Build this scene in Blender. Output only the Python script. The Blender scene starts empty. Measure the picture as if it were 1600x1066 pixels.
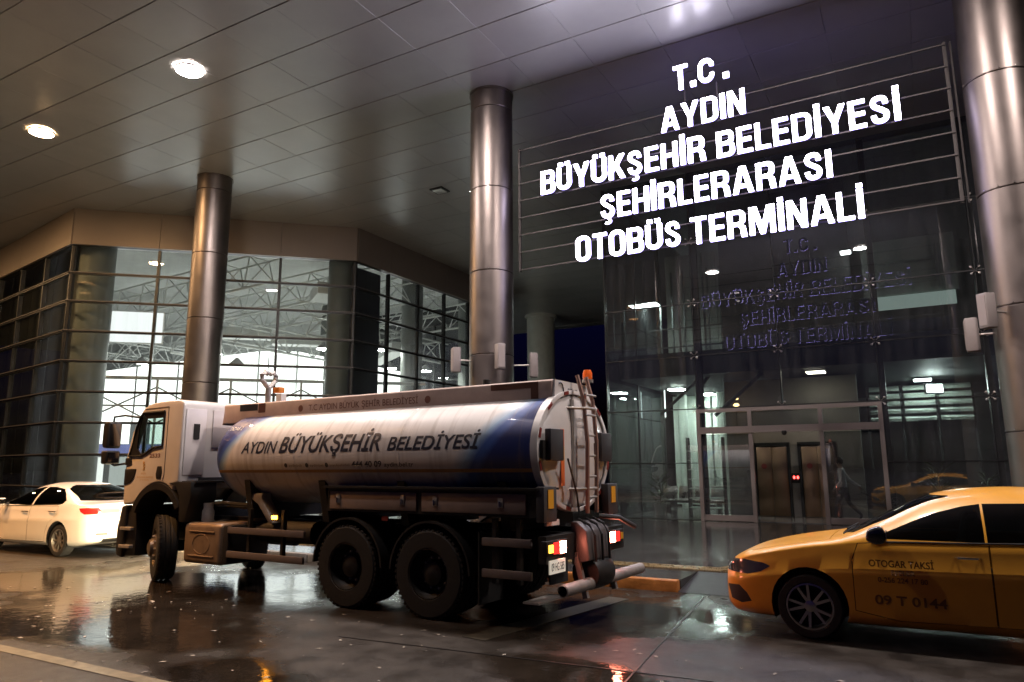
import bpy, bmesh, math, random
from mathutils import Vector, Matrix
from mathutils.bvhtree import BVHTree
random.seed(7)
R = math.radians
sc = bpy.context.scene
C = sc.collection

# ------------------------------------------------------------------ camera
cam_d = bpy.data.cameras.new('camera'); cam = bpy.data.objects.new('camera', cam_d); C.objects.link(cam)
yaw, pit, rol = R(-29.5), R(10.06), R(-0.3)
fw = Vector((math.sin(yaw)*math.cos(pit), math.cos(yaw)*math.cos(pit), math.sin(pit)))
rt = Vector((math.cos(yaw), -math.sin(yaw), 0)); up = rt.cross(fw)
r2 = rt*math.cos(rol)+up*math.sin(rol); u2 = -rt*math.sin(rol)+up*math.cos(rol)
m = Matrix((r2, u2, -fw)).transposed().to_4x4(); m.translation = (0, 0, 1.7)
cam.matrix_world = m
cam_d.sensor_width = 36; cam_d.lens = 1120/1600*36; cam_d.clip_start = .05; cam_d.clip_end = 3000
sc.camera = cam

# ------------------------------------------------------------------ night sky
w = bpy.data.worlds.new('World'); sc.world = w; w.use_nodes = True
nt = w.node_tree; bg = nt.nodes['Background']
sky = nt.nodes.new('ShaderNodeTexSky'); sky.sky_type = 'NISHITA'; sky.sun_disc = False
sky.sun_elevation = R(-2.0); sky.ozone_density = 3; sky.sun_rotation = R(200)
tint = nt.nodes.new('ShaderNodeMix'); tint.data_type = 'RGBA'; tint.blend_type = 'MULTIPLY'; tint.inputs[0].default_value = 1; tint.inputs[7].default_value = (.35, .40, 1.9, 1)
nt.links.new(sky.outputs[0], tint.inputs[6]); nt.links.new(tint.outputs[2], bg.inputs[0]); bg.inputs[1].default_value = .05

# ------------------------------------------------------------------ exposure and sampling
vs = sc.view_settings
vs.view_transform = 'Standard'; vs.look = 'None'; vs.exposure = 0; vs.gamma = 1; vs.use_curve_mapping = False
cy = sc.cycles
cy.use_denoising = True; cy.max_bounces = 6; cy.transparent_max_bounces = 20; cy.diffuse_bounces = 2; cy.glossy_bounces = 4
cy.sample_clamp_indirect = 4; cy.sample_clamp_direct = 0; cy.caustics_reflective = False; cy.caustics_refractive = False
cy.use_light_tree = True

# ================================================================== materials
MAT = {}
def mat(name, col, rough=.5, metal=0, var=0, vscale=3, rvar=0, bump=0, bscale=40, emit=None, estr=0, coat=0, spec=.5, world=False):
    if name in MAT: return MAT[name]
    M = bpy.data.materials.new(name); M.use_nodes = True; n = M.node_tree.nodes; l = M.node_tree.links
    b = n['Principled BSDF']; b.inputs['Base Color'].default_value = (*col, 1); b.inputs['Roughness'].default_value = rough
    b.inputs['Metallic'].default_value = metal; b.inputs['Coat Weight'].default_value = coat; b.inputs['Specular IOR Level'].default_value = spec
    b.inputs['Coat Roughness'].default_value = .08
    if emit: b.inputs['Emission Color'].default_value = (*emit, 1); b.inputs['Emission Strength'].default_value = estr
    if var or rvar or bump:
        tc = n.new('ShaderNodeTexCoord'); nz = n.new('ShaderNodeTexNoise'); nz.inputs['Scale'].default_value = vscale; nz.inputs['Detail'].default_value = 7
        nz.inputs['Roughness'].default_value = .62
        l.new(n.new('ShaderNodeNewGeometry').outputs['Position'] if world else tc.outputs['Object'], nz.inputs['Vector'])
        if var:
            mr = n.new('ShaderNodeMapRange'); mr.inputs['From Min'].default_value = .3; mr.inputs['From Max'].default_value = .7
            mr.inputs['To Min'].default_value = 1-var; mr.inputs['To Max'].default_value = 1+var*.6
            l.new(nz.outputs['Fac'], mr.inputs['Value'])
            mx = n.new('ShaderNodeMix'); mx.data_type = 'RGBA'; mx.blend_type = 'MULTIPLY'; mx.inputs['Factor'].default_value = 1
            mx.inputs['A'].default_value = (*col, 1); l.new(mr.outputs['Result'], mx.inputs['B']); l.new(mx.outputs['Result'], b.inputs['Base Color'])
        if rvar:
            mr = n.new('ShaderNodeMapRange'); mr.inputs['From Min'].default_value = .3; mr.inputs['From Max'].default_value = .7
            mr.inputs['To Min'].default_value = max(.02, rough-rvar); mr.inputs['To Max'].default_value = min(1, rough+rvar)
            l.new(nz.outputs['Fac'], mr.inputs['Value']); l.new(mr.outputs['Result'], b.inputs['Roughness'])
        if bump:
            n2 = n.new('ShaderNodeTexNoise'); n2.inputs['Scale'].default_value = bscale; n2.inputs['Detail'].default_value = 5
            l.new(tc.outputs['Object'], n2.inputs['Vector']); bp = n.new('ShaderNodeBump'); bp.inputs['Strength'].default_value = bump; bp.inputs['Distance'].default_value = .02
            l.new(n2.outputs['Fac'], bp.inputs['Height']); l.new(bp.outputs['Normal'], b.inputs['Normal'])
    MAT[name] = M; return M

def emat(name, col, s, var=None):
    if name in MAT: return MAT[name]
    M = bpy.data.materials.new(name); M.use_nodes = True; n = M.node_tree.nodes; l = M.node_tree.links
    n.remove(n['Principled BSDF']); e = n.new('ShaderNodeEmission'); e.inputs[0].default_value = (*col, 1); e.inputs[1].default_value = s
    l.new(e.outputs[0], n['Material Output'].inputs[0]); MAT[name] = M; return M

def glass(name, tint, ior=1.5, base=0.0, rough=0.0, wav=0, film=0, through=False):
    """thin architectural pane: clear by a tint, mirror by Fresnel"""
    M = bpy.data.materials.new(name); M.use_nodes = True; n = M.node_tree.nodes; l = M.node_tree.links
    n.remove(n['Principled BSDF'])
    t = n.new('ShaderNodeBsdfTransparent'); t.inputs[0].default_value = (*tint, 1)
    g = n.new('ShaderNodeBsdfGlossy'); g.inputs['Roughness'].default_value = rough; g.inputs[0].default_value = (.95, .97, 1, 1)
    f = n.new('ShaderNodeFresnel'); f.inputs[0].default_value = ior
    a = n.new('ShaderNodeMath'); a.operation = 'ADD'; a.use_clamp = True; a.inputs[1].default_value = base; l.new(f.outputs[0], a.inputs[0])
    ge = n.new('ShaderNodeNewGeometry'); fr_ = n.new('ShaderNodeMath'); fr_.operation = 'SUBTRACT'; fr_.inputs[0].default_value = 1; l.new(ge.outputs['Backfacing'], fr_.inputs[1])
    pr = n.new('ShaderNodeMath'); pr.operation = 'MULTIPLY'; l.new(a.outputs[0], pr.inputs[0]); l.new(fr_.outputs[0], pr.inputs[1])
    mx = n.new('ShaderNodeMixShader'); l.new(pr.outputs[0], mx.inputs[0]); l.new(t.outputs[0], mx.inputs[1]); l.new(g.outputs[0], mx.inputs[2])
    l.new(mx.outputs[0], n['Material Output'].inputs[0])
    if film:                                    # thin uneven dust and rain film; through puts a milky haze into panes
        df = n.new('ShaderNodeBsdfTranslucent' if through else 'ShaderNodeBsdfDiffuse'); df.inputs[0].default_value = (.55, .55, .58, 1); m3 = n.new('ShaderNodeMixShader')
        tc2 = n.new('ShaderNodeNewGeometry'); mp = n.new('ShaderNodeMapping'); mp.inputs['Scale'].default_value = (3.5, 3.5, .35); l.new(tc2.outputs['Position'], mp.inputs[0])
        z2 = n.new('ShaderNodeTexNoise'); z2.inputs['Scale'].default_value = 1.6; z2.inputs['Detail'].default_value = 6; l.new(mp.outputs[0], z2.inputs['Vector'])
        r3 = n.new('ShaderNodeMapRange'); r3.inputs[1].default_value = .3; r3.inputs[2].default_value = .75; r3.inputs[3].default_value = film*.4; r3.inputs[4].default_value = film*1.5; l.new(z2.outputs['Fac'], r3.inputs[0])
        l.new(r3.outputs[0], m3.inputs[0]); l.new(mx.outputs[0], m3.inputs[1]); l.new(df.outputs[0], m3.inputs[2]); l.new(m3.outputs[0], n['Material Output'].inputs[0])
    if wav:
        tc = n.new('ShaderNodeTexCoord'); nz = n.new('ShaderNodeTexNoise'); nz.inputs['Scale'].default_value = .9; nz.inputs['Detail'].default_value = 1
        l.new(tc.outputs['Object'], nz.inputs['Vector']); bp = n.new('ShaderNodeBump'); bp.inputs['Strength'].default_value = wav; bp.inputs['Distance'].default_value = .02
        l.new(nz.outputs['Fac'], bp.inputs['Height']); l.new(bp.outputs[0], g.inputs['Normal'])
    MAT[name] = M; return M

white = mat('white_paint', (.72, .70, .69), .32, var=.10, vscale=2.5, rvar=.06, coat=.4)
cabwhite = mat('cab_white_paint', (.74, .71, .68), .3, var=.06, vscale=3, coat=.5)
black = mat('black_plastic', (.010, .0095, .0095), .55, var=.2, vscale=8)
chassis = mat('chassis_black', (.009, .008, .0075), .6, var=.35, vscale=6)
rubber = mat('tyre_rubber', (.008, .0075, .0075), .8, var=.3, vscale=15, bump=.2)
steel = mat('brushed_steel', (.42, .39, .37), .3, metal=1, var=.1, vscale=4, rvar=.08)
alu = mat('aluminium_profile', (.55, .5, .48), .42, metal=.8, var=.1)
galv = mat('galvanised', (.4, .38, .36), .5, metal=.6, var=.2, vscale=9)
mirrorg = mat('mirror_dark', (.10, .10, .11), .08, metal=.9)
chrome = mat('chrome', (.8, .8, .8), .12, metal=1)
dark = mat('dark_void', (.006, .006, .007), .9)
tan = mat('walkway_paint', (.42, .31, .27), .5, var=.16, vscale=4)
redm = mat('reflector_red', (.22, .035, .03), .4)
amberm = mat('reflector_amber', (.75, .36, .03), .35)
carglass = glass('car_glass', (.10, .11, .11), 1.5, .02)
cabglass = glass('cab_glass', (.75, .8, .78), 1.5, .0)
hallglass = glass('hall_glass', (.86, .88, .86), 1.5, .01, wav=.05, film=.05, through=True)  # translucent film adds a milky haze of interior glow
towerglass = glass('tower_glass', (.58, .62, .62), 1.6, .05, wav=.12, film=.05)
mullion = mat('dark_mullion', (.008, .009, .010), .4)

# ================================================================== helpers
class MB:
    def __init__(s): s.v = []; s.f = []; s.sm = False
    def add(s, vs, fs):
        o = len(s.v); s.v += [tuple(v) for v in vs]; s.f += [tuple(i+o for i in f) for f in fs]; return s
    def box(s, c, d, rz=0, ry=0, rx=0):
        M3 = Matrix.Rotation(rz, 3, 'Z') @ Matrix.Rotation(ry, 3, 'Y') @ Matrix.Rotation(rx, 3, 'X')
        vs = [Vector(c)+M3@Vector((x*d[0]/2, y*d[1]/2, z*d[2]/2)) for x in (-1, 1) for y in (-1, 1) for z in (-1, 1)]
        return s.add(vs, [(0, 1, 3, 2), (4, 6, 7, 5), (0, 4, 5, 1), (2, 3, 7, 6), (0, 2, 6, 4), (1, 5, 7, 3)])
    def b2(s, a, b): return s.box([(a[i]+b[i])/2 for i in range(3)], [abs(b[i]-a[i]) for i in range(3)])
    def tube(s, pts, r, n=8, cap=True):
        pts = [Vector(p) for p in pts]; rings = []
        rr = r if isinstance(r, (list, tuple)) else [r]*len(pts)
        for i, p in enumerate(pts):
            d = (pts[min(i+1, len(pts)-1)]-pts[max(i-1, 0)]).normalized()
            a = Vector((0, 0, 1)) if abs(d.z) < .9 else Vector((1, 0, 0))
            x = d.cross(a).normalized(); y = d.cross(x)
            rings.append([p+(x*math.cos(t)+y*math.sin(t))*rr[i] for t in [2*math.pi*k/n for k in range(n)]])
        fs = []
        for i in range(len(pts)-1):
            for k in range(n): fs.append((i*n+k, i*n+(k+1) % n, (i+1)*n+(k+1) % n, (i+1)*n+k))
        if cap: fs += [tuple(range(n))[::-1], tuple((len(pts)-1)*n+k for k in range(n))]
        return s.add([v for q in rings for v in q], fs)
    def lathe(s, prof, axis='Z', n=32, c=(0, 0, 0), close=False):
        """prof: (radius, height along axis)"""
        vs = []
        for r, h in prof:
            for k in range(n):
                a = 2*math.pi*k/n; x, y = r*math.cos(a), r*math.sin(a)
                p = (x, y, h) if axis == 'Z' else ((x, h, y) if axis == 'Y' else (h, x, y))
                vs.append((p[0]+c[0], p[1]+c[1], p[2]+c[2]))
        fs = []; L = len(prof)
        for i in range(L-1 if not close else L):
            j = (i+1) % L
            for k in range(n): fs.append((i*n+k, i*n+(k+1) % n, j*n+(k+1) % n, j*n+k))
        return s.add(vs, fs)
    def prism(s, poly, axis, a, b):
        """poly in the two other axes (order kept), extruded from a to b along axis"""
        n = len(poly)
        def P(q, h):
            if axis == 'Y': return (q[0], h, q[1])
            if axis == 'X': return (h, q[0], q[1])
            return (q[0], q[1], h)
        vs = [P(q, a) for q in poly]+[P(q, b) for q in poly]
        return s.add(vs, [tuple(range(n)), tuple(range(n, 2*n))[::-1]]+[(i, n+i, n+(i+1) % n, (i+1) % n) for i in range(n)])
    def mesh(s, name, m, smooth=False, bevel=0, seg=2, ang=35):
        me = bpy.data.meshes.new(name); me.from_pydata(s.v, [], s.f)
        bm = bmesh.new(); bm.from_mesh(me); bmesh.ops.recalc_face_normals(bm, faces=bm.faces)
        if bevel:
            es = [e for e in bm.edges if len(e.link_faces) == 2 and e.calc_face_angle(0) > R(30)]
            bmesh.ops.bevel(bm, geom=es, offset=bevel, segments=seg, affect='EDGES', profile=.5, clamp_overlap=True)
        if smooth or bevel:
            for f in bm.faces: f.smooth = True
            for e in bm.edges:
                if len(e.link_faces) == 2 and e.calc_face_angle(0) > R(ang): e.smooth = False
        bm.to_mesh(me); bm.free(); me.materials.append(m); return me
    def build(s, name, m, parent=None, smooth=False, bevel=0, seg=2, ang=35, world=False):
        return link(name, s.mesh(name, m, smooth, bevel, seg, ang), parent, world)

def link(name, me, parent=None, world=False):
    o = bpy.data.objects.new(name, me); C.objects.link(o)
    if parent: 
        o.parent = parent
        if world: o.location = -Vector(parent.location)
    return o
def tag(o, label=None, cat=None, group=None, kind=None):
    if label: o['label'] = label
    if cat: o['category'] = cat
    if group: o['group'] = group
    if kind: o['kind'] = kind
    return o
def thing(name, label, cat, loc=(0, 0, 0), rz=0, group=None):
    o = bpy.data.objects.new(name, None); C.objects.link(o); o.location = loc; o.rotation_euler = (0, 0, rz); o.empty_display_size = .2
    return tag(o, label, cat, group)
UC = {}
def bar(name, m, parent, c, d, rz=0, ry=0, rx=0, world=True):
    """a box-shaped piece that shares one mesh per material"""
    if m.name not in UC: UC[m.name] = MB().box((0, 0, 0), (1, 1, 1)).mesh('bar_'+m.name, m)
    o = bpy.data.objects.new(name, UC[m.name]); C.objects.link(o); o.parent = parent
    off = Vector(parent.location) if (world and parent) else Vector()
    o.location = Vector(c)-off; o.scale = d; o.rotation_euler = (rx, ry, rz); return o
def dup(o, parent=None, loc=None):
    c = o.copy(); C.objects.link(c); c.parent = parent
    if loc is not None: c.location = loc
    for ch in list(o.children): dup(ch, c)
    return c
def text_mesh(s, size=1, offset=0, extrude=0, shear=0, res=4):
    cu = bpy.data.curves.new('t', 'FONT'); cu.body = s; cu.size = size; cu.offset = offset; cu.extrude = extrude; cu.shear = shear; cu.resolution_u = res
    ob = bpy.data.objects.new('t', cu); C.objects.link(ob); dg = bpy.context.evaluated_depsgraph_get()
    me = bpy.data.meshes.new_from_object(ob.evaluated_get(dg)); bpy.data.objects.remove(ob); bpy.data.curves.remove(cu)
    me.materials.clear(); return me
def bounds(me):
    xs = [v.co.x for v in me.vertices]; ys = [v.co.y for v in me.vertices]
    return min(xs), max(xs), min(ys), max(ys)
def mapped_text(name, s, mtl, parent, fn, x0, x1, h, shear=0, offset=0, cuts=0):
    """lettering laid on a surface: fn(u, v) -> point, u from x0 to x1, cap height h"""
    me = text_mesh(s, 1, offset, 0, shear); a, b, c, d = bounds(me)
    capm = text_mesh('H', 1, offset); ch = bounds(capm)[3]
    bm = bmesh.new(); bm.from_mesh(me)
    if cuts:
        for i in range(cuts+1):
            y = c+(d-c)*i/cuts
            bmesh.ops.bisect_plane(bm, geom=bm.verts[:]+bm.edges[:]+bm.faces[:], plane_co=(0, y, 0), plane_no=(0, 1, 0))
    for v in bm.verts:
        v.co = fn(x0+(v.co.x-a)/(b-a)*(x1-x0), v.co.y/ch*h)
    bm.to_mesh(me); bm.free(); me.materials.append(mtl); return link(name, me, parent)

# ================================================================== ground
def ground_mat(name, col, wet_lo, wet_hi, pud=.5, bump=.25, bs=60, hollows=(), spec=.5):
    M = bpy.data.materials.new(name); M.use_nodes = True; n = M.node_tree.nodes; l = M.node_tree.links; b = n['Principled BSDF']
    tc = n.new('ShaderNodeTexCoord')
    def noise(s, d=6, r=.6):
        z = n.new('ShaderNodeTexNoise'); z.inputs['Scale'].default_value = s; z.inputs['Detail'].default_value = d; z.inputs['Roughness'].default_value = r
        l.new(tc.outputs['Object'], z.inputs['Vector']); return z
    def mr(src, a, b_, c, d):
        q = n.new('ShaderNodeMapRange'); q.inputs[1].default_value = a; q.inputs[2].default_value = b_; q.inputs[3].default_value = c; q.inputs[4].default_value = d
        l.new(src, q.inputs[0]); return q.outputs[0]
    big = noise(.33, 5, .55); mid = noise(2.2, 8, .65); fine = noise(bs, 4, .7)
    lvl = big.outputs['Fac']
    for hx, hy, rx_, ry_, amt in hollows:       # low spots of the road where water stands
        vm = n.new('ShaderNodeVectorMath'); vm.operation = 'SUBTRACT'; vm.inputs[1].default_value = (hx, hy, 0); l.new(tc.outputs['Object'], vm.inputs[0])
        v2 = n.new('ShaderNodeVectorMath'); v2.operation = 'DIVIDE'; v2.inputs[1].default_value = (rx_, ry_, 1); l.new(vm.outputs[0], v2.inputs[0])
        ln_ = n.new('ShaderNodeVectorMath'); ln_.operation = 'LENGTH'; l.new(v2.outputs[0], ln_.inputs[0])
        ad = n.new('ShaderNodeMath'); ad.operation = 'ADD'; l.new(lvl, ad.inputs[0]); l.new(mr(ln_.outputs['Value'], 0, 1.4, amt, 0), ad.inputs[1]); lvl = ad.outputs[0]
    pu = mr(lvl, pud-.09, pud+.06, 0, 1)            # 1 = standing water
    ro = n.new('ShaderNodeMix'); ro.data_type = 'FLOAT'; l.new(pu, ro.inputs[0]); l.new(mr(mid.outputs['Fac'], .3, .7, wet_lo, wet_hi), ro.inputs[2]); ro.inputs[3].default_value = .03
    l.new(ro.outputs[0], b.inputs['Roughness'])
    cr = n.new('ShaderNodeMix'); cr.data_type = 'RGBA'; cr.blend_type = 'MULTIPLY'; cr.inputs[0].default_value = 1; cr.inputs[6].default_value = (*col, 1)
    l.new(mr(mid.outputs['Fac'], .25, .75, .45, 1.5), cr.inputs[7])
    c2 = n.new('ShaderNodeMix'); c2.data_type = 'RGBA'; c2.blend_type = 'MULTIPLY'; c2.inputs[0].default_value = 1
    l.new(cr.outputs[2], c2.inputs[6]); l.new(mr(fine.outputs['Fac'], .32, .68, .35, 1.75), c2.inputs[7]); l.new(c2.outputs[2], b.inputs['Base Color'])
    bp = n.new('ShaderNodeBump'); bp.inputs['Distance'].default_value = .006
    l.new(mr(pu, 0, 1, bump, .02), bp.inputs['Strength']); l.new(fine.outputs['Fac'], bp.inputs['Height'])
    wv = noise(7, 4, .6); b2 = n.new('ShaderNodeBump'); b2.inputs['Distance'].default_value = .02; b2.inputs['Strength'].default_value = .16
    l.new(wv.outputs['Fac'], b2.inputs['Height']); l.new(bp.outputs[0], b2.inputs['Normal']); l.new(b2.outputs[0], b.inputs['Normal'])
    b.inputs['Specular IOR Level'].default_value = spec
    MAT[name] = M; return M
asphalt = ground_mat('wet_asphalt', (.0175, .0135, .010), .3, .62, .60, hollows=((-11.2, 6.3, 3.4, 1.5, .27), (-8.4, 4.9, 1.6, .6, .2), (-5.15, 4.35, .8, .45, .3), (-2.55, 5.75, .9, .5, .3), (-8.6, 8.2, 4.0, 1.2, .25), (-2.6, 8.9, 1.6, 1.2, .2)), spec=.4, bump=.7, bs=75)
plazam = ground_mat('wet_paving', (.05, .047, .045), .08, .22, .48, .1, 30)
rd = MB().add([(-400, -300, 0), (400, -300, 0), (400, 10.12, 0), (-400, 10.12, 0)], [(0, 1, 2, 3)]).build('road', asphalt); tag(rd, 'wet asphalt road under the canopy', kind='structure')
gr = MB().add([(-900, -900, -.02), (900, -900, -.02), (900, 1500, -.02), (-900, 1500, -.02)], [(0, 1, 2, 3)]).build('ground', mat('far_ground', (.04, .04, .038), .8)); tag(gr, kind='structure')
pv = thing('pavement', None, None, (0, 10, 0)); tag(pv, 'wet dark pavement in front of the glass entrance', kind='structure')
# pavement body, with a dropped ramp between x=-3.1 and x=.6
mb = MB(); mb.b2((-120, 10.27, -.3), (-3.12, 60, .15)); mb.b2((.6, 10.27, -.3), (120, 60, .15)); mb.b2((-3.12, 11.2, -.3), (.6, 60, .15))
mb.build('paving_slab', plazam, pv, world=True)
MB().add([(-3.12, 10.12, .006), (.6, 10.12, .006), (.6, 11.2, .15), (-3.12, 11.2, .15)], [(0, 1, 2, 3)]).build('ramp', mat('ramp_asphalt', (.03, .03, .032), .35, var=.3, vscale=6, bump=.3), pv, world=True)
kerbm = mat('kerb_paint', (.40, .15, .035), .38, var=.5, vscale=5, rvar=.15, bump=.2, bscale=30)
kerbg = mat('kerb_concrete', (.22, .2, .18), .55, var=.3, vscale=5)
kb = MB().box((0, 0, 0), (.985, .15, .42)).mesh('kerb_stone', kerbm, bevel=.02)
kg = kb.copy(); kg.materials[0] = kerbg
for i in range(38):
    x = -3.62-i
    o = link('kerb_stone', kb if i < 6 else kg, pv); o.location = (x, 10.195-10, -.055+random.uniform(-.004, .004)); o.rotation_euler.z = random.uniform(-.004, .004)
for i in range(8):
    o = link('kerb_stone', kb, pv); o.location = (1.1+i, .195, -.055)
# tactile tiles
tact = mat('tactile_yellow', (.21, .15, .07), .3, var=.3, vscale=4, rvar=.12)
tb = MB().box((0, 0, 0), (.39, .39, .012))
for i in range(-4, 5):
    tb.box((0+i*.04, 0, .009), (.018, .36, .008))
tm = tb.mesh('tactile_tile', tact)
for i in range(36):
    o = link('tactile_tile', tm, pv); o.location = (-3.0-i*.4, 1.45, .158)
for i in range(20):
    o = link('tactile_tile', tm, pv); o.location = (-2.75+.13*i, 1.55+i*.38, .158); o.rotation_euler.z = R(70)
# paint line and slab joints on the road
paint = mat('worn_paint', (.20, .165, .10), .4, var=.45, vscale=7)
ln = MB().b2((-60, 3.9, .003), (9, 4.04, .005)).build('painted_line', paint, rd)
tar = mat('tar_joint', (.02, .018, .017), .3)
for (a, b, wd) in (((-5.4, 5.9), (1.5, 6.35), .02), ((-1.9, 2.6), (-2.7, 9.9), .018)):
    d = Vector((b[0]-a[0], b[1]-a[1], 0)); L = d.length
    MB().box(((a[0]+b[0])/2, (a[1]+b[1])/2, .004), (L, wd, .003), rz=math.atan2(d.y, d.x)).build('joint', tar, rd)
MB().box((-3.9, 7.9, .0045), (.3, 2.9, .003), rz=R(-9)).build('painted_line', mat('faded_paint', (.05, .043, .03), .4, var=.5, vscale=9), rd)
# small litter and wet leaves
mb = MB(); rnd = random.Random(3)
for i in range(260):
    x = rnd.uniform(-12, 2); y = rnd.uniform(2.6, 7.0); s = rnd.uniform(.006, .022); a = rnd.uniform(0, 6.28)
    p = [(math.cos(a+t)*s*q, math.sin(a+t)*s*q) for t, q in ((0, 2.2), (1.2, .8), (2.4, 1), (3.3, 1.8), (4.4, .7), (5.4, 1))]
    h = rnd.uniform(.004, .012)
    mb.add([(x+u, y+v, h*(1+.4*math.sin(k*2))) for k, (u, v) in enumerate(p)], [(0, 1, 2, 3, 4, 5)])
lt = mb.build('litter', mat('litter', (.36, .33, .28), .5, var=.5, vscale=40)); tag(lt, 'small pale scraps and wet leaves scattered on the road', 'litter', kind='stuff')

# ================================================================== canopy
HC = 11.0
cano = thing('canopy', 'high flat canopy roof clad in satin metal ceiling panels', 'canopy', (-8, 10, 0))
def ceil_mat(k):
    return mat('ceiling_panel_%d' % k, [(.33, .318, .315), (.32, .308, .305), (.34, .328, .325)][k], .30, metal=.2, var=.10, vscale=.55, world=True)
PX, PY = 1.62, 1.333
pm = []
for k in range(3):
    pm.append(MB().box((0, 0, 0), (PX-.005, PY-.022, .05)).mesh('ceiling_panel', ceil_mat(k), bevel=.004, seg=1))
cells = []
holes = []
x0 = -4.26+.81; y0 = 7.8+PY/2
for i in range(-36, 12):
    for j in range(-12, 26):
        x = x0+i*PX; y = y0+j*PY
        cells.append(((x-(-9))**2*.35+(y-12)**2+(200 if y < 6 else 0), x, y))
cells.sort()
rest = MB()
for n, (d, x, y) in enumerate(cells):
    zz = HC+.025+random.uniform(-.002, .002); rx = random.gauss(0, .0016); ry = random.gauss(0, .0016)
    if n < 300:
        o = link('ceiling_panel', pm[random.choice((0, 0, 1, 2))], cano); o.location = Vector((x, y, zz))-cano.location; o.rotation_euler = (rx, ry, 0)
    else: rest.box((x, y, zz), (PX-.005, PY-.022, .05), rx=rx, ry=ry)
o = rest.build('distant_panels', ceil_mat(0), cano, world=True); o['kind'] = 'stuff'
MB().b2((-63, -9, HC+.07), (17, 43.2, HC+.9)).build('roof_deck', mat('deck_dark', (.03, .03, .03), .8), cano, world=True)
mb = MB(); mb.b2((-63, 42.4, HC-.02), (17, 43.3, HC+.95)); mb.b2((-63, -9.3, HC-.1), (17, -8.4, HC+.95)); mb.build('edge_trim', ceil_mat(1), cano, world=True)

# downlights
lampW = emat('lamp_white', (1, .86, .80), 900); lampY = emat('lamp_warm', (1, .60, .28), 760)
trim = mat('lamp_trim', (.6, .58, .55), .3, metal=.8)
def downlight(x, y, m, label, deep=0):
    """round fitting let into the ceiling; deep = how far the lens sits up its reflector tube"""
    t = thing('downlight', label, 'downlight', (x, y, HC-.06), 0, 'downlights recessed in the canopy ceiling')
    if not deep:
        MB().lathe([(.29, .045), (.315, .045), (.32, .02), (.312, -.012), (.292, -.014), (.29, .0), (.29, .045)], n=32).build('trim_ring', trim, t, smooth=True)
        MB().lathe([(.0001, -.035), (.12, -.03), (.23, -.016), (.289, .005)], n=32).build('lens', m, t, smooth=True)
    else:
        MB().lathe([(.30, .03), (.33, .0), (.30, -.03), (.275, -deep*0-.03), (.27, -.03-deep), (.285, -.03-deep), (.30, .03)], n=32).build('reflector_tube', mat('tube_black', (.02, .02, .02), .6), t, smooth=True)
        MB().lathe([(.0001, -.035), (.27, -.03)], n=32).build('lens', m, t, smooth=True)
for k in range(-4, 4):
    x = -14.2+6.3*k
    downlight(x, 9.75, lampY if k <= -1 else lampW, {0: 'bright white round downlight in the ceiling, above the tanker cab', -1: 'warm round downlight in the ceiling at the far left'}.get(k, 'round canopy downlight in the same row, outside the picture'))
lampS = emat('lamp_cab_added', (1, .47, .16), 5200)  # added unseen lamps, hooded to warm the cab and spare the taxi
for x in (-14.2, -20.5, -26.8): downlight(x, 3.4, lampS, 'added warm downlight hooded to light the cab side, outside the picture', deep=.42)
downlight(-7.9, 4.6, emat('lamp_tank_added', (1, .86, .82), 650), 'added white hooded downlight lighting the tank flank, outside the picture', deep=.36)  # added unseen lamp to brighten the tank flank
t = thing('ceiling_speaker', 'small square unlit ceiling fitting left of the middle column', 'ceiling fitting', (-13.45, 18.85, HC))
MB().box((0, 0, -.02), (.5, .5, .05)).build('frame', mullion, t, bevel=.01); MB().box((0, 0, -.05), (.36, .36, .03)).build('cover', trim, t, bevel=.01)

# ================================================================== columns
colm = mat('column_steel', (.22, .19, .178), .42, metal=1, var=.12, vscale=1.3, rvar=.07)
ringm = mat('column_joint', (.12, .10, .10), .25, metal=1)
def column(x, y, label, r=.53, top=HC, z0=.15):
    t = thing('column', label, 'column', (x, y, 0), 0, 'round metal columns carrying the canopy')
    zs = [z0, 2.24, 4.31, 6.32, 8.4, 10.5, top-.02]
    for a, b in zip(zs, zs[1:]):
        MB().lathe([(r-.012, a+.006), (r, a+.018), (r, b-.018), (r-.012, b-.006)], n=56).build('shaft_segment', colm, t, smooth=True)
    for b in zs[1:-1]:
        MB().lathe([(r-.02, b-.02), (r-.014, b-.008), (r-.014, b+.008), (r-.02, b+.02)], n=56).build('joint_ring', ringm, t, smooth=True)
        m2 = MB()
        for k in range(14):
            a = 2*math.pi*k/14+.2; m2.box((math.cos(a)*(r+.002), math.sin(a)*(r+.002), b+.035), (.02, .02, .02), rz=a)
        m2.build('rivet', chrome, t, bevel=.005, seg=1)
    MB().lathe([(r, top-.05), (r+.03, top-.045), (r+.03, top-.004)], n=48).build('collar', colm, t, smooth=True)
    return t
column(-19.2, 14.42, 'tall round metal column standing behind the tanker cab')
column(-8.72, 14.42, 'tall round metal column behind the tank, left end of the lit sign')
column(1.75, 14.5, 'tall round metal column behind the yellow taxi at the right edge')
pale = mat('pale_column', (.55, .54, .50), .5, var=.1)
tcol = thing('column', 'pale round column far back under the canopy, against the night sky', 'column', (-19.9, 38.8, 0), 0, 'round metal columns carrying the canopy')
MB().lathe([(.85, .15), (.85, HC-.02)], n=40).build('shaft', pale, tcol, smooth=True)
MB().lathe([(.9, HC-.2), (.98, HC-.17), (.98, HC)], n=40).build('collar', pale, tcol, smooth=True)
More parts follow.
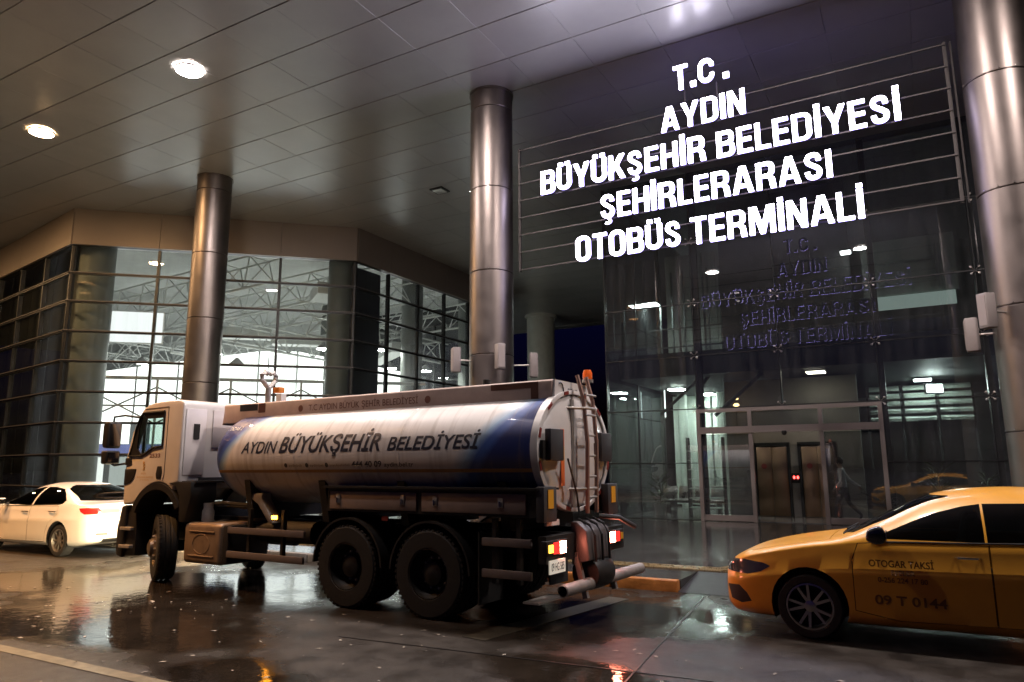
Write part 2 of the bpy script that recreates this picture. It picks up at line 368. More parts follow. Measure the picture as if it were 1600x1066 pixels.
# loudspeakers on the columns
spm = mat('speaker_shell', (.25, .22, .215), .5, var=.08)
def speaker(c, colc, label):
    c = Vector(c); d = Vector((colc[0], colc[1], c.z))-c
    t = thing('column_loudspeaker', label, 'loudspeaker', c, math.atan2(d.y, d.x), 'white loudspeakers on the column brackets')
    MB().prism([(-.10, -.09), (.06, -.13), (.10, -.08), (.10, .08), (.06, .13), (-.10, .09)], 'Z', -.29, .29).build('housing', spm, t, bevel=.02)
    MB().box((-.103, 0, 0), (.012, .14, .5)).build('grille', mat('speaker_grille', (.3, .26, .25), .7), t)
    MB().tube([(.08, 0, 0), (d.length-.5, 0, 0)], .02).build('bracket', alu, t)
for c, cc, lb in (((-9.28, 13.75, 4.19), (-8.72, 14.42), 'white box loudspeaker left of the middle column'), ((-8.12, 13.82, 4.19), (-8.72, 14.42), 'white box loudspeaker on the front of the middle column'),
                  ((-7.85, 14.9, 4.1), (-8.72, 14.42), 'darker loudspeaker on the right rear of the middle column'), ((1.12, 13.85, 4.2), (1.75, 14.5), 'white box loudspeaker on the right column, front one'),
                  ((.92, 14.5, 3.92), (1.75, 14.5), 'white box loudspeaker on the right column, lower left one')):
    speaker(c, cc, lb)

# ================================================================== lit sign
sign = thing('illuminated_sign', 'large lit white channel letters on rails between two columns', 'sign', (-3.5, 14.5, 6.2))
railm = mat('sign_rail', (.065, .058, .058), .55, metal=.3)
for k in range(8):
    bar('rail', railm, sign, (-3.5, 14.56, 6.37+.435*k), (9.06, .025, .028))
for x in (-8.02, 1.02):
    bar('post', railm, sign, (x, 14.6, 7.9), (.06, .05, 3.15))
    if x > 0: bar('post', railm, sign, (x+.1, 14.62, 7.9), (.03, .03, 3.15))
for x in (-3.85, -3.15): bar('hanger', railm, sign, (x, 14.58, 9.62), (.03, .03, .5))
face = emat('letter_face', (.88, .85, 1), 24)
side = mat('letter_return', (.75, .74, .8), .4, emit=(.45, .38, 1), estr=6)  # violet glow put in for halo edges and mirrored outlines
back = mat('letter_back', (.05, .05, .06), .5, emit=(.3, .25, 1), estr=.05)
LET = {}
def catmull(P, n=6):
    out = []
    for i in range(len(P)-1):
        p0, p1, p2, p3 = [Vector(P[min(max(j, 0), len(P)-1)]) for j in (i-1, i, i+1, i+2)]
        for k in range(n):
            t = k/n; out.append(.5*((2*p1)+(-p0+p2)*t+(2*p0-5*p1+4*p2-p3)*t*t+(-p0+3*p1-3*p2+p3)*t**3))
    out.append(Vector(P[-1])); return out
def thick(P, h, n=6):
    c = catmull(P, n); L = []; Rr = []
    for i, p in enumerate(c):
        d = (c[min(i+1, len(c)-1)]-c[max(i-1, 0)]).normalized(); q = Vector((-d.y, d.x)); L.append(p+q*h); Rr.append(p-q*h)
    return [tuple(v) for v in L+Rr[::-1]]
def rrect(x0, y0, x1, y1, r, corners=(1, 1, 1, 1), n=7):
    """corners: lower left, lower right, upper right, upper left"""
    pts = []
    for (cx, cy_, a0, on, px, py) in ((x0+r, y0+r, 180, corners[0], x0, y0), (x1-r, y0+r, 270, corners[1], x1, y0), (x1-r, y1-r, 0, corners[2], x1, y1), (x0+r, y1-r, 90, corners[3], x0, y1)):
        if on: pts += [(cx+r*math.cos(R(a0+90*k/n)), cy_+r*math.sin(R(a0+90*k/n))) for k in range(n+1)]
        else: pts.append((px, py))
    return pts
SW, HW = .15, .12
def glyph(c):
    w_ = .56
    if c in 'ÜŞİ':
        base = glyph({'Ü': 'U', 'Ş': 'S', 'İ': 'I'}[c]); q = list(base[1])
        if c == 'Ü': q += [[(.06, 1.06), (.23, 1.06), (.23, 1.2), (.06, 1.2)], [(.33, 1.06), (.50, 1.06), (.50, 1.2), (.33, 1.2)]]
        if c == 'İ': q += [[(0, 1.07), (.16, 1.07), (.16, 1.2), (0, 1.2)]]
        if c == 'Ş': q += [thick([(.30, -.03), (.36, -.09), (.34, -.17), (.24, -.20), (.18, -.18)], .035, 4)]
        return base[0], q
    if c == 'I': return .16, [[(0, 0), (.16, 0), (.16, 1), (0, 1)]]
    if c == '.': return .2, [[(0, 0), (.2, 0), (.2, .21), (0, .21)]]
    if c == 'T': return .52, [[(.185, 0), (.335, 0), (.335, 1-HW), (.52, 1-HW), (.52, 1), (0, 1), (0, 1-HW), (.185, 1-HW)]]
    if c == 'L': return .45, [[(0, 0), (.45, 0), (.45, HW), (SW, HW), (SW, 1), (0, 1)]]
    if c == 'E': return .47, [[(0, 0), (.47, 0), (.47, HW), (SW, HW), (SW, .44), (.44, .44), (.44, .57), (SW, .57), (SW, 1-HW), (.46, 1-HW), (.46, 1), (0, 1)]]
    if c == 'H': return w_, [[(0, 0), (SW, 0), (SW, .435), (w_-SW, .435), (w_-SW, 0), (w_, 0), (w_, 1), (w_-SW, 1), (w_-SW, .565), (SW, .565), (SW, 1), (0, 1)]]
    if c == 'N': return w_, [[(0, 0), (.15, 0), (.15, .66), (.39, 0), (w_, 0), (w_, 1), (.41, 1), (.41, .36), (.17, 1), (0, 1)]]
    if c == 'M': return .76, [[(0, 0), (.145, 0), (.145, .70), (.315, 0), (.445, 0), (.615, .70), (.615, 0), (.76, 0), (.76, 1), (.53, 1), (.38, .36), (.23, 1), (0, 1)]]
    if c == 'K': return .58, [[(0, 0), (SW, 0), (SW, .30), (.235, .43), (.415, 0), (.59, 0), (.345, .57), (.57, 1), (.40, 1), (SW, .54), (SW, 1), (0, 1)]]
    if c == 'Y': return .60, [[(.225, 0), (.375, 0), (.375, .38), (.60, 1), (.435, 1), (.30, .56), (.165, 1), (0, 1), (.225, .38)]]
    if c == 'A': return .64, [[(0, 0), (.155, 0), (.20, .21), (.44, .21), (.485, 0), (.64, 0), (.42, 1), (.22, 1)], [(.228, .335), (.412, .335), (.32, .80)]]
    if c == 'O': return w_, [rrect(0, -.01, w_, 1.01, .26), rrect(SW, .13, w_-SW, .87, .12)]
    if c == 'D': return w_, [rrect(0, 0, w_, 1, .24, (0, 1, 1, 0)), rrect(SW, HW-.01, w_-SW+.005, 1-HW+.01, .12, (0, 1, 1, 0))]
    if c == 'U': return w_, [thick([(SW/2, 1), (SW/2, .75), (SW/2, .5), (SW/2, .27), (.165, .135), (.28, .10), (.395, .135), (w_-SW/2, .27), (w_-SW/2, .5), (w_-SW/2, .75), (w_-SW/2, 1)], SW/2)]
    if c == 'C': return w_, [thick([(w_-SW/2, .65), (w_-SW/2, .74), (.40, .865), (.28, .905), (.155, .86), (SW/2, .72), (SW/2, .5), (SW/2, .28), (.155, .14), (.28, .095), (.40, .135), (w_-SW/2, .26), (w_-SW/2, .36)], .073)]
    if c == 'S': return .54, [thick([(.43, .69), (.42, .79), (.37, .88), (.265, .91), (.155, .875), (.105, .765), (.125, .65), (.21, .565), (.33, .465), (.42, .37), (.44, .25), (.385, .125), (.27, .085), (.16, .12), (.11, .21), (.10, .31)], .070)]
    if c == 'B': return w_, [rrect(0, 0, w_, .54, .20, (0, 1, 0, 0))[:-2]+[(w_, .34), (w_-.015, .44), (w_-.075, .52), (w_-.03, .60), (w_-.02, .70)]+[(w_-.02-.19*(1-math.cos(R(a))), .81+.19*math.sin(R(a))) for a in range(0, 91, 13)]+[(0, 1)],
                         rrect(SW, .125, w_-SW+.01, .455, .10, (0, 1, 1, 0)), rrect(SW, .575, w_-SW-.01, .875, .095, (0, 1, 1, 0))]
    if c == 'R': return .57, [[(0, 0), (SW, 0), (SW, .42), (.27, .42), (.345, .39), (.385, .28), (.41, 0), (.575, 0), (.55, .26), (.53, .37), (.44, .475), (.52, .55), (.545, .66)]+[(.545-.20*(1-math.cos(R(a))), .79+.21*math.sin(R(a))) for a in range(0, 91, 13)]+[(0, 1)],
                         rrect(SW, .545, .39, .875, .10, (0, 1, 1, 0))]
def letter_mesh(ch, W, Hh, deep=.05):
    """one channel letter with lit face, W wide, cap height Hh"""
    key = (ch, round(W, 2))
    if key in LET: return LET[key]
    gw, polys = glyph(ch)
    cu = bpy.data.curves.new('g', 'CURVE'); cu.dimensions = '2D'; cu.fill_mode = 'BOTH'; cu.extrude = .1
    for P in polys:
        sp_ = cu.splines.new('POLY'); sp_.points.add(len(P)-1); sp_.use_cyclic_u = True
        for q, p in zip(sp_.points, P): q.co = (p[0], p[1], 0, 1)
    ob = bpy.data.objects.new('g', cu); C.objects.link(ob); dg = bpy.context.evaluated_depsgraph_get()
    me = bpy.data.meshes.new_from_object(ob.evaluated_get(dg)); bpy.data.objects.remove(ob); bpy.data.curves.remove(cu); me.materials.clear()
    for v in me.vertices: v.co = Vector((v.co.x/gw*W, v.co.z/.1*deep/2, v.co.y*Hh))
    bm = bmesh.new(); bm.from_mesh(me)
    for f in bm.faces:
        ys = [v.co.y for v in f.verts]; f.material_index = 0 if max(ys) < -deep*.4 else (2 if min(ys) > deep*.4 else 1)
    bm.to_mesh(me); bm.free()
    for q in (face, side, back): me.materials.append(q)
    LET[key] = me; return me
REL = {c: glyph(c)[0] for c in 'IİTLEHNMKYAODÜCSŞBR.'}
def sign_word(s, x0, x1, base, Hh):
    g = .095; tot = sum(REL[c] for c in s)+g*(len(s)-1); k = (x1-x0)/tot; x = x0
    for c in s:
        Wc = REL[c]*k; me = letter_mesh(c, Wc, Hh)
        o = link('letter', me, sign); o.location = Vector((x, 14.47, base))-sign.location; x += Wc+g*k
for args in (('T', -4.05, -3.73, 9.85, .57), ('.', -3.68, -3.56, 9.85, .57), ('C', -3.50, -3.17, 9.85, .57), ('.', -2.98, -2.86, 9.85, .57), ('AYDIN', -4.37, -2.57, 8.95, .56), ('BÜYÜKŞEHİR', -7.36, -3.44, 8.11, .57), ('BELEDİYESİ', -3.2, .21, 8.09, .57),
             ('ŞEHİRLERARASI', -5.86, -1.03, 7.22, .58), ('OTOBÜS', -6.49, -4.05, 6.32, .58), ('TERMİNALİ', -3.84, -.55, 6.3, .58)):
    sign_word(*args)

# ================================================================== terminal hall (left)
hall = thing('terminal_hall', 'large lit glass terminal hall with chamfered corner behind the truck', 'building', (-22, 17, 0))
G0 = Vector((-25.8, 13.8, 0)); G1 = Vector((-18.6, 20.5, 0)); GL = Vector((-60, 19.2, 0)); GR = Vector((-18.6, 32.5, 0))
GT = 9.62; rows = [.15, 1.15, 2.23, 3.32, 4.39, 5.46, 6.52, 7.59, 8.62, GT]
fas = mat('fascia_panel', (.19, .155, .13), .42, metal=.25, var=.07, vscale=1)
def face_wall(a, b, cuts, fasc):
    d = (b-a).normalized(); L = (b-a).length; nrm = Vector((d.y, -d.x, 0)); rz = math.atan2(d.y, d.x)
    for s0, s1 in zip(cuts, cuts[1:]):
        for z0, z1 in zip(rows, rows[1:]):
            c = a+d*((s0+s1)/2); bar('pane', hallglass, hall, (c.x, c.y, (z0+z1)/2), (s1-s0-.05, .016, z1-z0-.05), rz=rz+random.gauss(0, .0012), rx=random.gauss(0, .0012))
    for s0 in cuts:
        c = a+d*s0; bar('mullion', mullion, hall, (c.x, c.y, (GT+.15)/2), (.09, .16, GT-.15), rz=rz)
    for z in rows[1:-1]:
        c = a+d*(L/2)+nrm*.055; bar('transom', mullion, hall, (c.x, c.y, z), (L-.02, .10, .075), rz=rz)
        c = a+d*(L/2)+nrm*.12; bar('transom_cap', mat('transom_cap', (.10, .09, .088), .5, metal=.4), hall, (c.x, c.y, z+.03), (L+.08, .04, .03), rz=rz)
    c = a+d*(L/2); bar('base_plinth', mat('plinth', (.06, .06, .06), .5), hall, (c.x, c.y, .12), (L, .2, .2), rz=rz)
    for s0, s1 in zip(fasc, fasc[1:]):
        c = a+d*((s0+s1)/2)+nrm*.12; bar('fascia_panel', fas, hall, (c.x, c.y, (GT+HC)/2+.02), (s1-s0-.012, .10, HC-GT-.05), rz=rz)
    c = a+d*(L/2)-nrm*.05; bar('fascia_back', mullion, hall, (c.x, c.y, (GT+HC)/2+.02), (L, .16, HC-GT-.06), rz=rz)
face_wall(G0, G1, [0, 2.82, 4.93, 7.06, 9.83], [-.05, 2.82, 4.93, 7.06, 9.88])
face_wall(G1, GR, [2.0*i for i in range(0, 7)], [-.05, 2, 4, 6, 8, 10, 12.05])
GB = Vector((-30.6, 32.5, 0)); face_wall(GR, GB, [2.4*i for i in range(6)], [-.05, 2.4, 4.8, 7.2, 9.6, 12.0])
LL = (GL-G0).length
cu = [LL-2.5*i for i in range(0, 7)][::-1]
face_wall(GL, G0, [0, 6, 12, 16]+cu, [0, 6, 12, 16]+cu[:-1]+[LL+.05])
# interior shell
inwall = mat('hall_inner_wall', (.78, .79, .77), .6, var=.08); infloor = mat('hall_floor', (.45, .45, .43), .25, var=.1)
inceil = mat('hall_inner_ceiling', (.60, .61, .60), .7, var=.1)
hp = [(-60, 19.6), (-26.0, 14.4), (-19.0, 20.7), (-19.0, 32.2), (-60, 32.2)]
MB().prism(hp, 'Z', .155, .17).build('floor', infloor, hall, world=True)
MB().prism(hp, 'Z', 10.6, 10.7).build('inner_ceiling', inceil, hall, world=True)
mb = MB(); mb.b2((-60, 32.0, .17), (-30.8, 32.3, 10.6)); mb.b2((-60.3, 19.6, .17), (-59.9, 32.0, 10.6)); mb.build('inner_wall', inwall, hall, world=True)
# inner round pillars behind the glass corners
pill = mat('hall_pillar', (.13, .14, .125), .5, var=.15, vscale=1)
for x, y, r in ((-26.2, 14.9, .60), (-19.75, 21.0, .52), (-20.4, 26.5, .5), (-20.4, 31.3, .5), (-31.5, 17.2, .62), (-28, 29, .5)):
    MB().lathe([(r, .17), (r, 10.6)], n=32, c=(x, y, 0)).build('pillar', pill, hall, smooth=True, world=True)
dl = (GL-G0).normalized(); nl = Vector((dl.y, -dl.x, 0)); nl = nl if nl.y > 0 else -nl
for i in range(13):  # dark sheets added behind these panes to keep the left face dark
    c = G0+dl*(3.6+2.5*i)+nl*1.1; bar('dark_backing', mat('backing_dark', (.006, .0065, .007), .45, var=.2, vscale=.6), hall, (c.x, c.y, 5.4), (2.46, .06, 10.3), rz=math.atan2(dl.y, dl.x))
bar('dark_backing', mat('backing_navy', (.02, .022, .04), .5), hall, (-18.95, 21.55, 4.9), (.06, 1.7, 9.4))  # added navy sheet darkening the first bay
# trusses
trm = mat('truss_white', (.68, .69, .67), .5)
def truss(a, b, h, n, r=.045, name='roof_truss'):
    a, b = Vector(a), Vector(b); d = (b-a)/n; m_ = MB(); hz = Vector((0, 0, h)); sd = Vector((-(b-a).y, (b-a).x, 0)).normalized()*h*.45
    m_.tube([a, b], r*1.3, 6); m_.tube([a+hz+sd, b+hz+sd], r, 6); m_.tube([a+hz-sd, b+hz-sd], r, 6)
    for i in range(n):
        p = a+d*i; q = p+d*.5; e = p+d
        for sg in (1, -1):
            m_.tube([p, q+hz+sd*sg], r*.6, 5, False); m_.tube([q+hz+sd*sg, e], r*.6, 5, False)
        m_.tube([q+hz+sd, q+hz-sd], r*.6, 5, False)
    m_.build(name, trm, hall, world=True)
for i in range(5):
    y = 19.5+i*2.9; truss((-46, y, 8.15), (-19.6 if y > 21 else -22.0, y, 9.1), 1.1, 14)
for i in range(5):
    x = -41+i*4.6; truss((x, 22, 7.4), (x, 32, 7.4), 1.0, 6)
# x bracing across the hall, and white ducts
brm = mat('brace_steel', (.30, .31, .31), .5)
d = (G1-G0).normalized(); nin = Vector((-d.y, d.x, 0))
for i in range(0, 5):
    a = G0+nin*3.2+d*(-.4+2.75*i); b = a+d*2.75
    m_ = MB(); m_.tube([(a.x, a.y, 3.5), (b.x, b.y, 4.95)], .035, 6); m_.tube([(a.x, a.y, 4.95), (b.x, b.y, 3.5)], .035, 6); m_.tube([(a.x, a.y, 4.2), (b.x, b.y, 4.2)], .04, 6)
    m_.build('cross_brace', brm, hall, world=True)
    m_ = MB(); m_.tube([(a.x, a.y, .17), (a.x, a.y, 5.3)], .05, 8); m_.build('brace_post', trm, hall, world=True)
m_ = MB(); a = G0+nin*3.2+d*-.4; b = a+d*13.4; m_.tube([(a.x, a.y, 5.3), (b.x, b.y, 5.3)], .07, 8); m_.build('brace_beam', trm, hall, world=True)
for i, (x, y, z, L) in enumerate(((-25.4, 19.0, 9.0, 2.6), (-26.5, 27, 8.2, 5), (-21.6, 21.9, 9.1, 1.8), (-30, 24, 8.5, 4), (-24, 29, 7.6, 5), (-33, 29, 8, 5))):
    bar('air_duct', trm, hall, (x, y, z), (L, .8, .5), rz=R(43 if i % 2 else -35))
lp = G0+d*.9+nin*5.2
t = thing('ceiling_light_panel', 'large glaring white light panel high inside the hall, left pane', 'lamp', (lp.x, lp.y, 7.6), math.atan2(d.y, d.x))
MB().box((0, 0, .1), (2.0, .06, 1.3)).build('diffuser', emat('panel_light', (.95, .98, 1), 1.5), t); MB().box((0, .06, .1), (2.1, .05, 1.4)).build('backing', trm, t)
# white lit shop front inside, then added light panels
shop = thing('lit_panel_front', 'white brightly lit shop front with gabled top inside the glass hall', 'shop', (-31, 26, .17))
litw = emat('lit_panel', (.96, 1, .98), 3)
sm_ = mat('shop_frame', (.55, .57, .57), .4)
ca = Vector((-37.5, 19.5, 0)); cb = Vector((-24.6, 31.6, 0)); dd = (cb-ca).normalized(); LS = (cb-ca).length; rzs = math.atan2(dd.y, dd.x)
for i in range(9):
    s0, s1 = LS*i/9, LS*(i+1)/9
    def top(s): return 8.1-abs(s-LS*.62)*.17
    p0, p1 = ca+dd*(s0+.05), ca+dd*(s1-.05)
    nn = Vector((-dd.y, dd.x, 0))*.08
    vs_ = [(*p0.xy, 3.0), (*p1.xy, 3.0), (*p1.xy, top(s1)), (*p0.xy, top(s0))]
    MB().add([Vector(v) for v in vs_]+[Vector(v)+nn for v in vs_], [(0, 1, 2, 3), (7, 6, 5, 4), (0, 4, 5, 1), (1, 5, 6, 2), (2, 6, 7, 3), (3, 7, 4, 0)]).build('lit_panel', litw, shop, world=True)
    bar('shop_mullion', sm_, shop, ((ca+dd*s0).x, (ca+dd*s0).y, 2.4), (.08, .12, 4.4), rz=rzs)
blue = mat('shop_blue_band', (.16, .18, .42), .4, emit=(.25, .28, .7), estr=.35)
cm = ca+dd*(LS/2); bar('sign_band', blue, shop, (cm.x, cm.y, 2.72), (LS, .2, .5), rz=rzs)
for i in range(6):
    cc = ca+dd*(LS*(i+.5)/6); bar('shop_window', emat('shop_window', (.9, 1, .95), .55) if i % 2 else emat('shop_window_bright', (.95, 1, .97), 1.4), shop, (cc.x, cc.y, 1.5), (LS/6-.3, .1, 1.7), rz=rzs)
    bar('shop_panel', mat('shop_grey', (.25, .27, .3), .5), shop, (cc.x+.6, cc.y-.5, 3.5), (.9, .1, 1.1), rz=rzs)
glow2 = thing('lit_panel_front', 'added glowing panels hidden behind the middle column, lighting the rear canopy', 'shop', (-19.3, 31, .17))  # added out of sight to brighten the rear canopy and pale column
for i in range(3): bar('lit_panel', emat('added_glow', (.96, 1, .96), 6), glow2, (-19.25, 29.75+.95*i, 2.3), (.05, .86, 3.6)); bar('shop_mullion', sm_, glow2, (-19.2, 29.27+.95*i, 2.3), (.1, .06, 3.9))
bar('panel_fascia', sm_, glow2, (-19.2, 30.7, 4.25), (.14, 3.0, .3))
# hall lamps
hl = emat('hall_lamp', (.95, 1, .95), 340)
def hall_lamp(x, y, z, s, label):
    t = thing('hall_lamp', label, 'lamp', (x, y, z), 0, 'lamps hanging inside the glass hall')
    MB().lathe([(.05, .35), (.1, .3), (s, .06), (s+.02, 0), (s, 0)], n=20).build('housing', mat('lamp_housing', (.3, .3, .3), .4), t, smooth=True)
    MB().lathe([(.0001, -.02), (s*.6, -.015), (s*.96, .02)], n=20).build('lens', hl, t, smooth=True)
k = 0
for (x, y, z) in ((-23.0, 23.5, 7.0), (-21.8, 29.5, 6.6), (-21.8, 26.0, 7.2), (-27.5, 22.5, 6.5), (-31, 24, 7.5), (-27, 29.5, 7.0), (-34, 22, 7.0), (-24.5, 30, 7), (-38, 28, 7), (-32, 30, 7)):
    k += 1; hall_lamp(x, y, z, .34, ['bright round lamp inside the hall beside its dark corner pillar', 'bright round lamp inside the hall low behind the right glass wall', 'round lamp inside the hall behind the right glass wall, higher one'][k-1] if k < 4 else 'round lamp hanging among the roof trusses inside the hall')

# ================================================================== glass entrance (right)
ent = thing('glass_entrance', 'tall glass entrance block with lift lobby behind the lit sign', 'building', (-3, 21.6, 0))
YG = 21.6
xs_ = [-8.72, -5.82, -3.38, -.86, 1.6, 4.2, 6.8]; zs_ = [.17, 1.82, 3.43, 5.06, 6.7, 8.68, HC-.03]
for i, (a, b) in enumerate(zip(xs_, xs_[1:])):
    for j, (z0, z1) in enumerate(zip(zs_, zs_[1:])):
        if j < 2 and i in (1, 2): continue
        bar('pane', towerglass, ent, ((a+b)/2, YG, (z0+z1)/2), (b-a-.02, .016, z1-z0-.02), rz=random.gauss(0, .0018), rx=random.gauss(0, .0018))
seam = mat('glass_seam', (.015, .016, .018), .4)
for z in zs_[1:-1]: 
    if z < 3.4:
        bar('seam', seam, ent, (-7.27, YG-.012, z), (2.9, .03, .03)); bar('seam', seam, ent, (2.97, YG-.012, z), (7.66, .03, .03))
    else: bar('seam', seam, ent, (-.96, YG-.012, z), (15.5, .03, .035))
for x in xs_: bar('fin', seam, ent, (x, YG+.12, (HC+.17)/2 if x not in (-3.38,) else 7.2), (.03, .2, HC-.2 if x not in (-3.38,) else 7.5))
for x in (-5.82, -.86, 1.6): bar('post', mullion, ent, (x+.06, YG+.32, 5.6), (.16, .16, 10.8))
# spider fittings
sp = MB()
for dx in (-.09, .09):
    for dz in (-.09, .09): sp.tube([(0, .02, 0), (dx, -.01, dz)], .012, 6); sp.lathe([(.0001, -.035), (.028, -.03), (.028, -.01)], 'Y', 10, (dx, -.005, dz))
spm_ = sp.mesh('spider_fitting', steel, smooth=True)
for x in xs_[1:-1]:
    for z in zs_[2:-1]:
        o = link('spider_fitting', spm_, ent); o.location = Vector((x, YG-.02, z))-ent.location
# side wall of the block
for j, (z0, z1) in enumerate(zip(zs_, zs_[1:])):
    for y0 in (21.65, 24.6): bar('side_pane', towerglass, ent, (-8.72, y0+1.45, (z0+z1)/2), (.016, 2.9, z1-z0-.03))
for y in (24.55, 27.5): bar('fin', seam, ent, (-8.72, y, 5.6), (.08, .06, 10.8))
# entrance door frame
dfm = mat('door_frame', (.27, .235, .22), .45, metal=.5, var=.08)
for x in (-5.78, -4.29, -2.39, -.9): bar('door_post', dfm, ent, (x, YG-.02, 1.78), (.11, .14, 3.26))
bar('door_head', dfm, ent, (-3.34, YG-.025, 3.35), (4.78, .12, .10)); bar('door_transom', dfm, ent, (-3.34, YG-.05, 2.77), (4.78, .2, .19))
for a, b in ((-5.78, -4.29), (-2.39, -.9)):
    bar('door_sill', dfm, ent, ((a+b)/2, YG-.02, .25), (b-a-.12, .10, .16)); bar('door_pane', towerglass, ent, ((a+b)/2, YG, 1.5), (b-a-.1, .014, 2.3))
for a, b in ((-5.78, -4.29), (-4.29, -2.39), (-2.39, -.9)): bar('transom_pane', towerglass, ent, ((a+b)/2, YG, 3.08), (b-a-.1, .014, .42))
t = thing('security_camera', 'small black dome camera under the entrance door transom', 'camera', (-3.35, YG-.16, 2.66))
MB().lathe([(.0001, -.09), (.05, -.07), (.07, -.02), (.07, .02), (.0001, .02)], n=16).build('dome', black, t, smooth=True); MB().box((0, .05, .03), (.12, .14, .03)).build('bracket', black, t)
# interior shell
lob = mat('lobby_wall', (.30, .285, .26), .6, var=.15, vscale=2); lobf = mat('lobby_floor', (.16, .155, .15), .15, var=.2, vscale=2)
mb = MB().b2((-8.6, 21.75, .152), (14, 40, .17)).build('lobby_floor', lobf, ent, world=True)
slab = mat('slab_dark', (.06, .06, .062), .6)
MB().b2((-8.5, 22.2, 4.55), (14, 34, 5.3)).build('floor_slab', slab, ent, world=True)
MB().b2((-5.6, 24.3, .17), (-1.6, 24.5, 4.5)).build('lift_wall', lob, ent, world=True)
MB().b2((-5.6, 24.5, .17), (-5.4, 33.8, 4.5)).build('lift_side_wall', lob, ent, world=True)
MB().b2((-5.6, 24.6, 5.3), (-1.5, 24.8, HC-.1)).build('upper_wall', mat('upper_wall', (.2, .2, .2), .6, var=.2), ent, world=True)
MB().b2((-8.5, 33.8, .17), (14, 34, HC-.1)).build('rear_wall', mat('rear_wall', (.42, .46, .43), .6, var=.15), ent, world=True)
MB().b2((-8.5, 22.0, HC-.1), (14, 34, HC-.04)).build('inner_ceiling', inceil, ent, world=True)
# ribbed pale wall pieces, pipes and light tubes in the left bay
palew = mat('pale_lobby_panel', (.55, .60, .54), .5, var=.12)
for i in range(9):
    bar('wall_rib', palew, ent, (-8.5+.52*i, 28.9+(i % 2)*.12, 2.4), (.47, .2, 4.3)); bar('wall_rib', palew, ent, (-8.5+.52*i, 28.6+(i % 2)*.12, 7.9), (.47, .2, 5.0))
for x in (-8.0, -7.3, -6.5):
    MB().lathe([(.17, .17), (.17, 4.5)], n=20, c=(x, 27.6, 0)).build('round_post', palew, ent, smooth=True, world=True)
tubem = emat('tube_lamp', (.92, 1, .94), 7)
for i, x in enumerate((-8.75, -7.4, -6.2, -5.25)):
    t = thing('tube_lamp', 'vertical white tube light behind the entrance glass, %s from the left' % ('first', 'second', 'third', 'fourth')[i], 'lamp', (x+.5, 26.2, 3.55), 0, 'vertical tube lights behind the glass')
    MB().lathe([(.022, -.0), (.022, 1.0)], n=10).build('tube', tubem, t); MB().lathe([(.03, -.05), (.03, 0)], n=10).build('socket', alu, t); MB().lathe([(.03, 1.0), (.03, 1.05)], n=10).build('socket', alu, t)
m_ = MB(); m_.tube([(-6.0, 23.0, 4.3), (-4.4, 23.0, 6.2)], .06, 8); m_.build('diagonal_strut', slab, ent, world=True)
m_ = MB(); m_.tube([(-6.1, 23.0, 4.5), (-7.4, 23.0, 3.4)], .05, 8); m_.build('diagonal_strut', slab, ent, world=True)
m_ = MB(); m_.tube([(-5.6, 22.9, 3.3), (-4.1, 22.9, 4.55)], .06, 8); m_.build('diagonal_strut', slab, ent, world=True)
# upper level bits
for i in range(7): bar('upper_mullion', mat('upper_mullion', (.25, .27, .27), .5), ent, (-8.2+.45*i, 26, 7.2), (.05, .08, 3.6))
for z in (6.1, 6.8): bar('upper_rail', slab, ent, (-7, 25.9, z), (3.2, .05, .05))
bar('upper_lit_strip', emat('lit_strip', (.85, 1, .9), .55), ent, (.15, 25, 6.75), (2.3, .08, .42))
bar('upper_panel', palew, ent, (.1, 25.1, 7.9), (2.6, .08, 1.8))
for x, y, z, lb in ((-1.55, 24, 8.3, 'small white lamp high behind the glass under the sign'),):
    t = thing('ceiling_lamp', lb, 'lamp', (x, y, z)); MB().box((0, 0, 0), (.3, .2, .1)).build('diffuser', emat('small_lamp', (1, .98, .95), 14), t, bevel=.02); MB().box((0, 0, .08), (.34, .24, .06)).build('housing', slab, t)
t = thing('wall_lamp_cluster', 'cluster of warm bulbs hanging above the entrance door', 'lamp', (-5.1, 23.6, 3.3)); 
for dz, s in ((.0, .05), (.16, .1), (.36, .06), (-.6, .06)): MB().lathe([(.0001, -s*.6), (s*.8, -s*.3), (s, 0), (s*.6, s*.5), (.0001, s*.6)], n=14, c=(dz*.1, 0, dz+.2)).build('bulb', emat('warm_bulb', (1, .6, .25), 10), t, smooth=True)
m_ = MB(); m_.tube([(0, 0, -.5), (.02, 0, .65)], .012, 6); m_.build('rod', slab, t)
# louvred rack and flood lamp on the right
rk = thing('louvre_screen', 'pale horizontal louvre screen beside the flood lamp behind the glass', 'screen', (-.2, 28, 3))
for i in range(5):
    for jx in range(3): bar('slat', mat('slat_pale', (.6, .66, .6), .5), rk, (-1.0+jx*1.05, 28, 3.3+.26*i), (.92, .22, .10), rx=R(25), world=True)
for x in (-1.55, -.5, .55, 1.6): bar('upright', slab, rk, (x, 28.15, 3.0), (.06, .06, 2.9))
t = thing('flood_lamp', 'very bright white flood lamp glaring behind the glass, right of the door', 'lamp', (.5, 26.6, 4.15), R(20))
MB().box((0, .05, 0), (.56, .12, .34)).build('housing', slab, t, bevel=.02); MB().box((0, -.025, 0), (.46, .02, .24)).build('lens', emat('flood', (.9, 1, .94), 130), t)
MB().tube([(0, .1, 0), (0, .1, .42)], .02).build('bracket', slab, t)
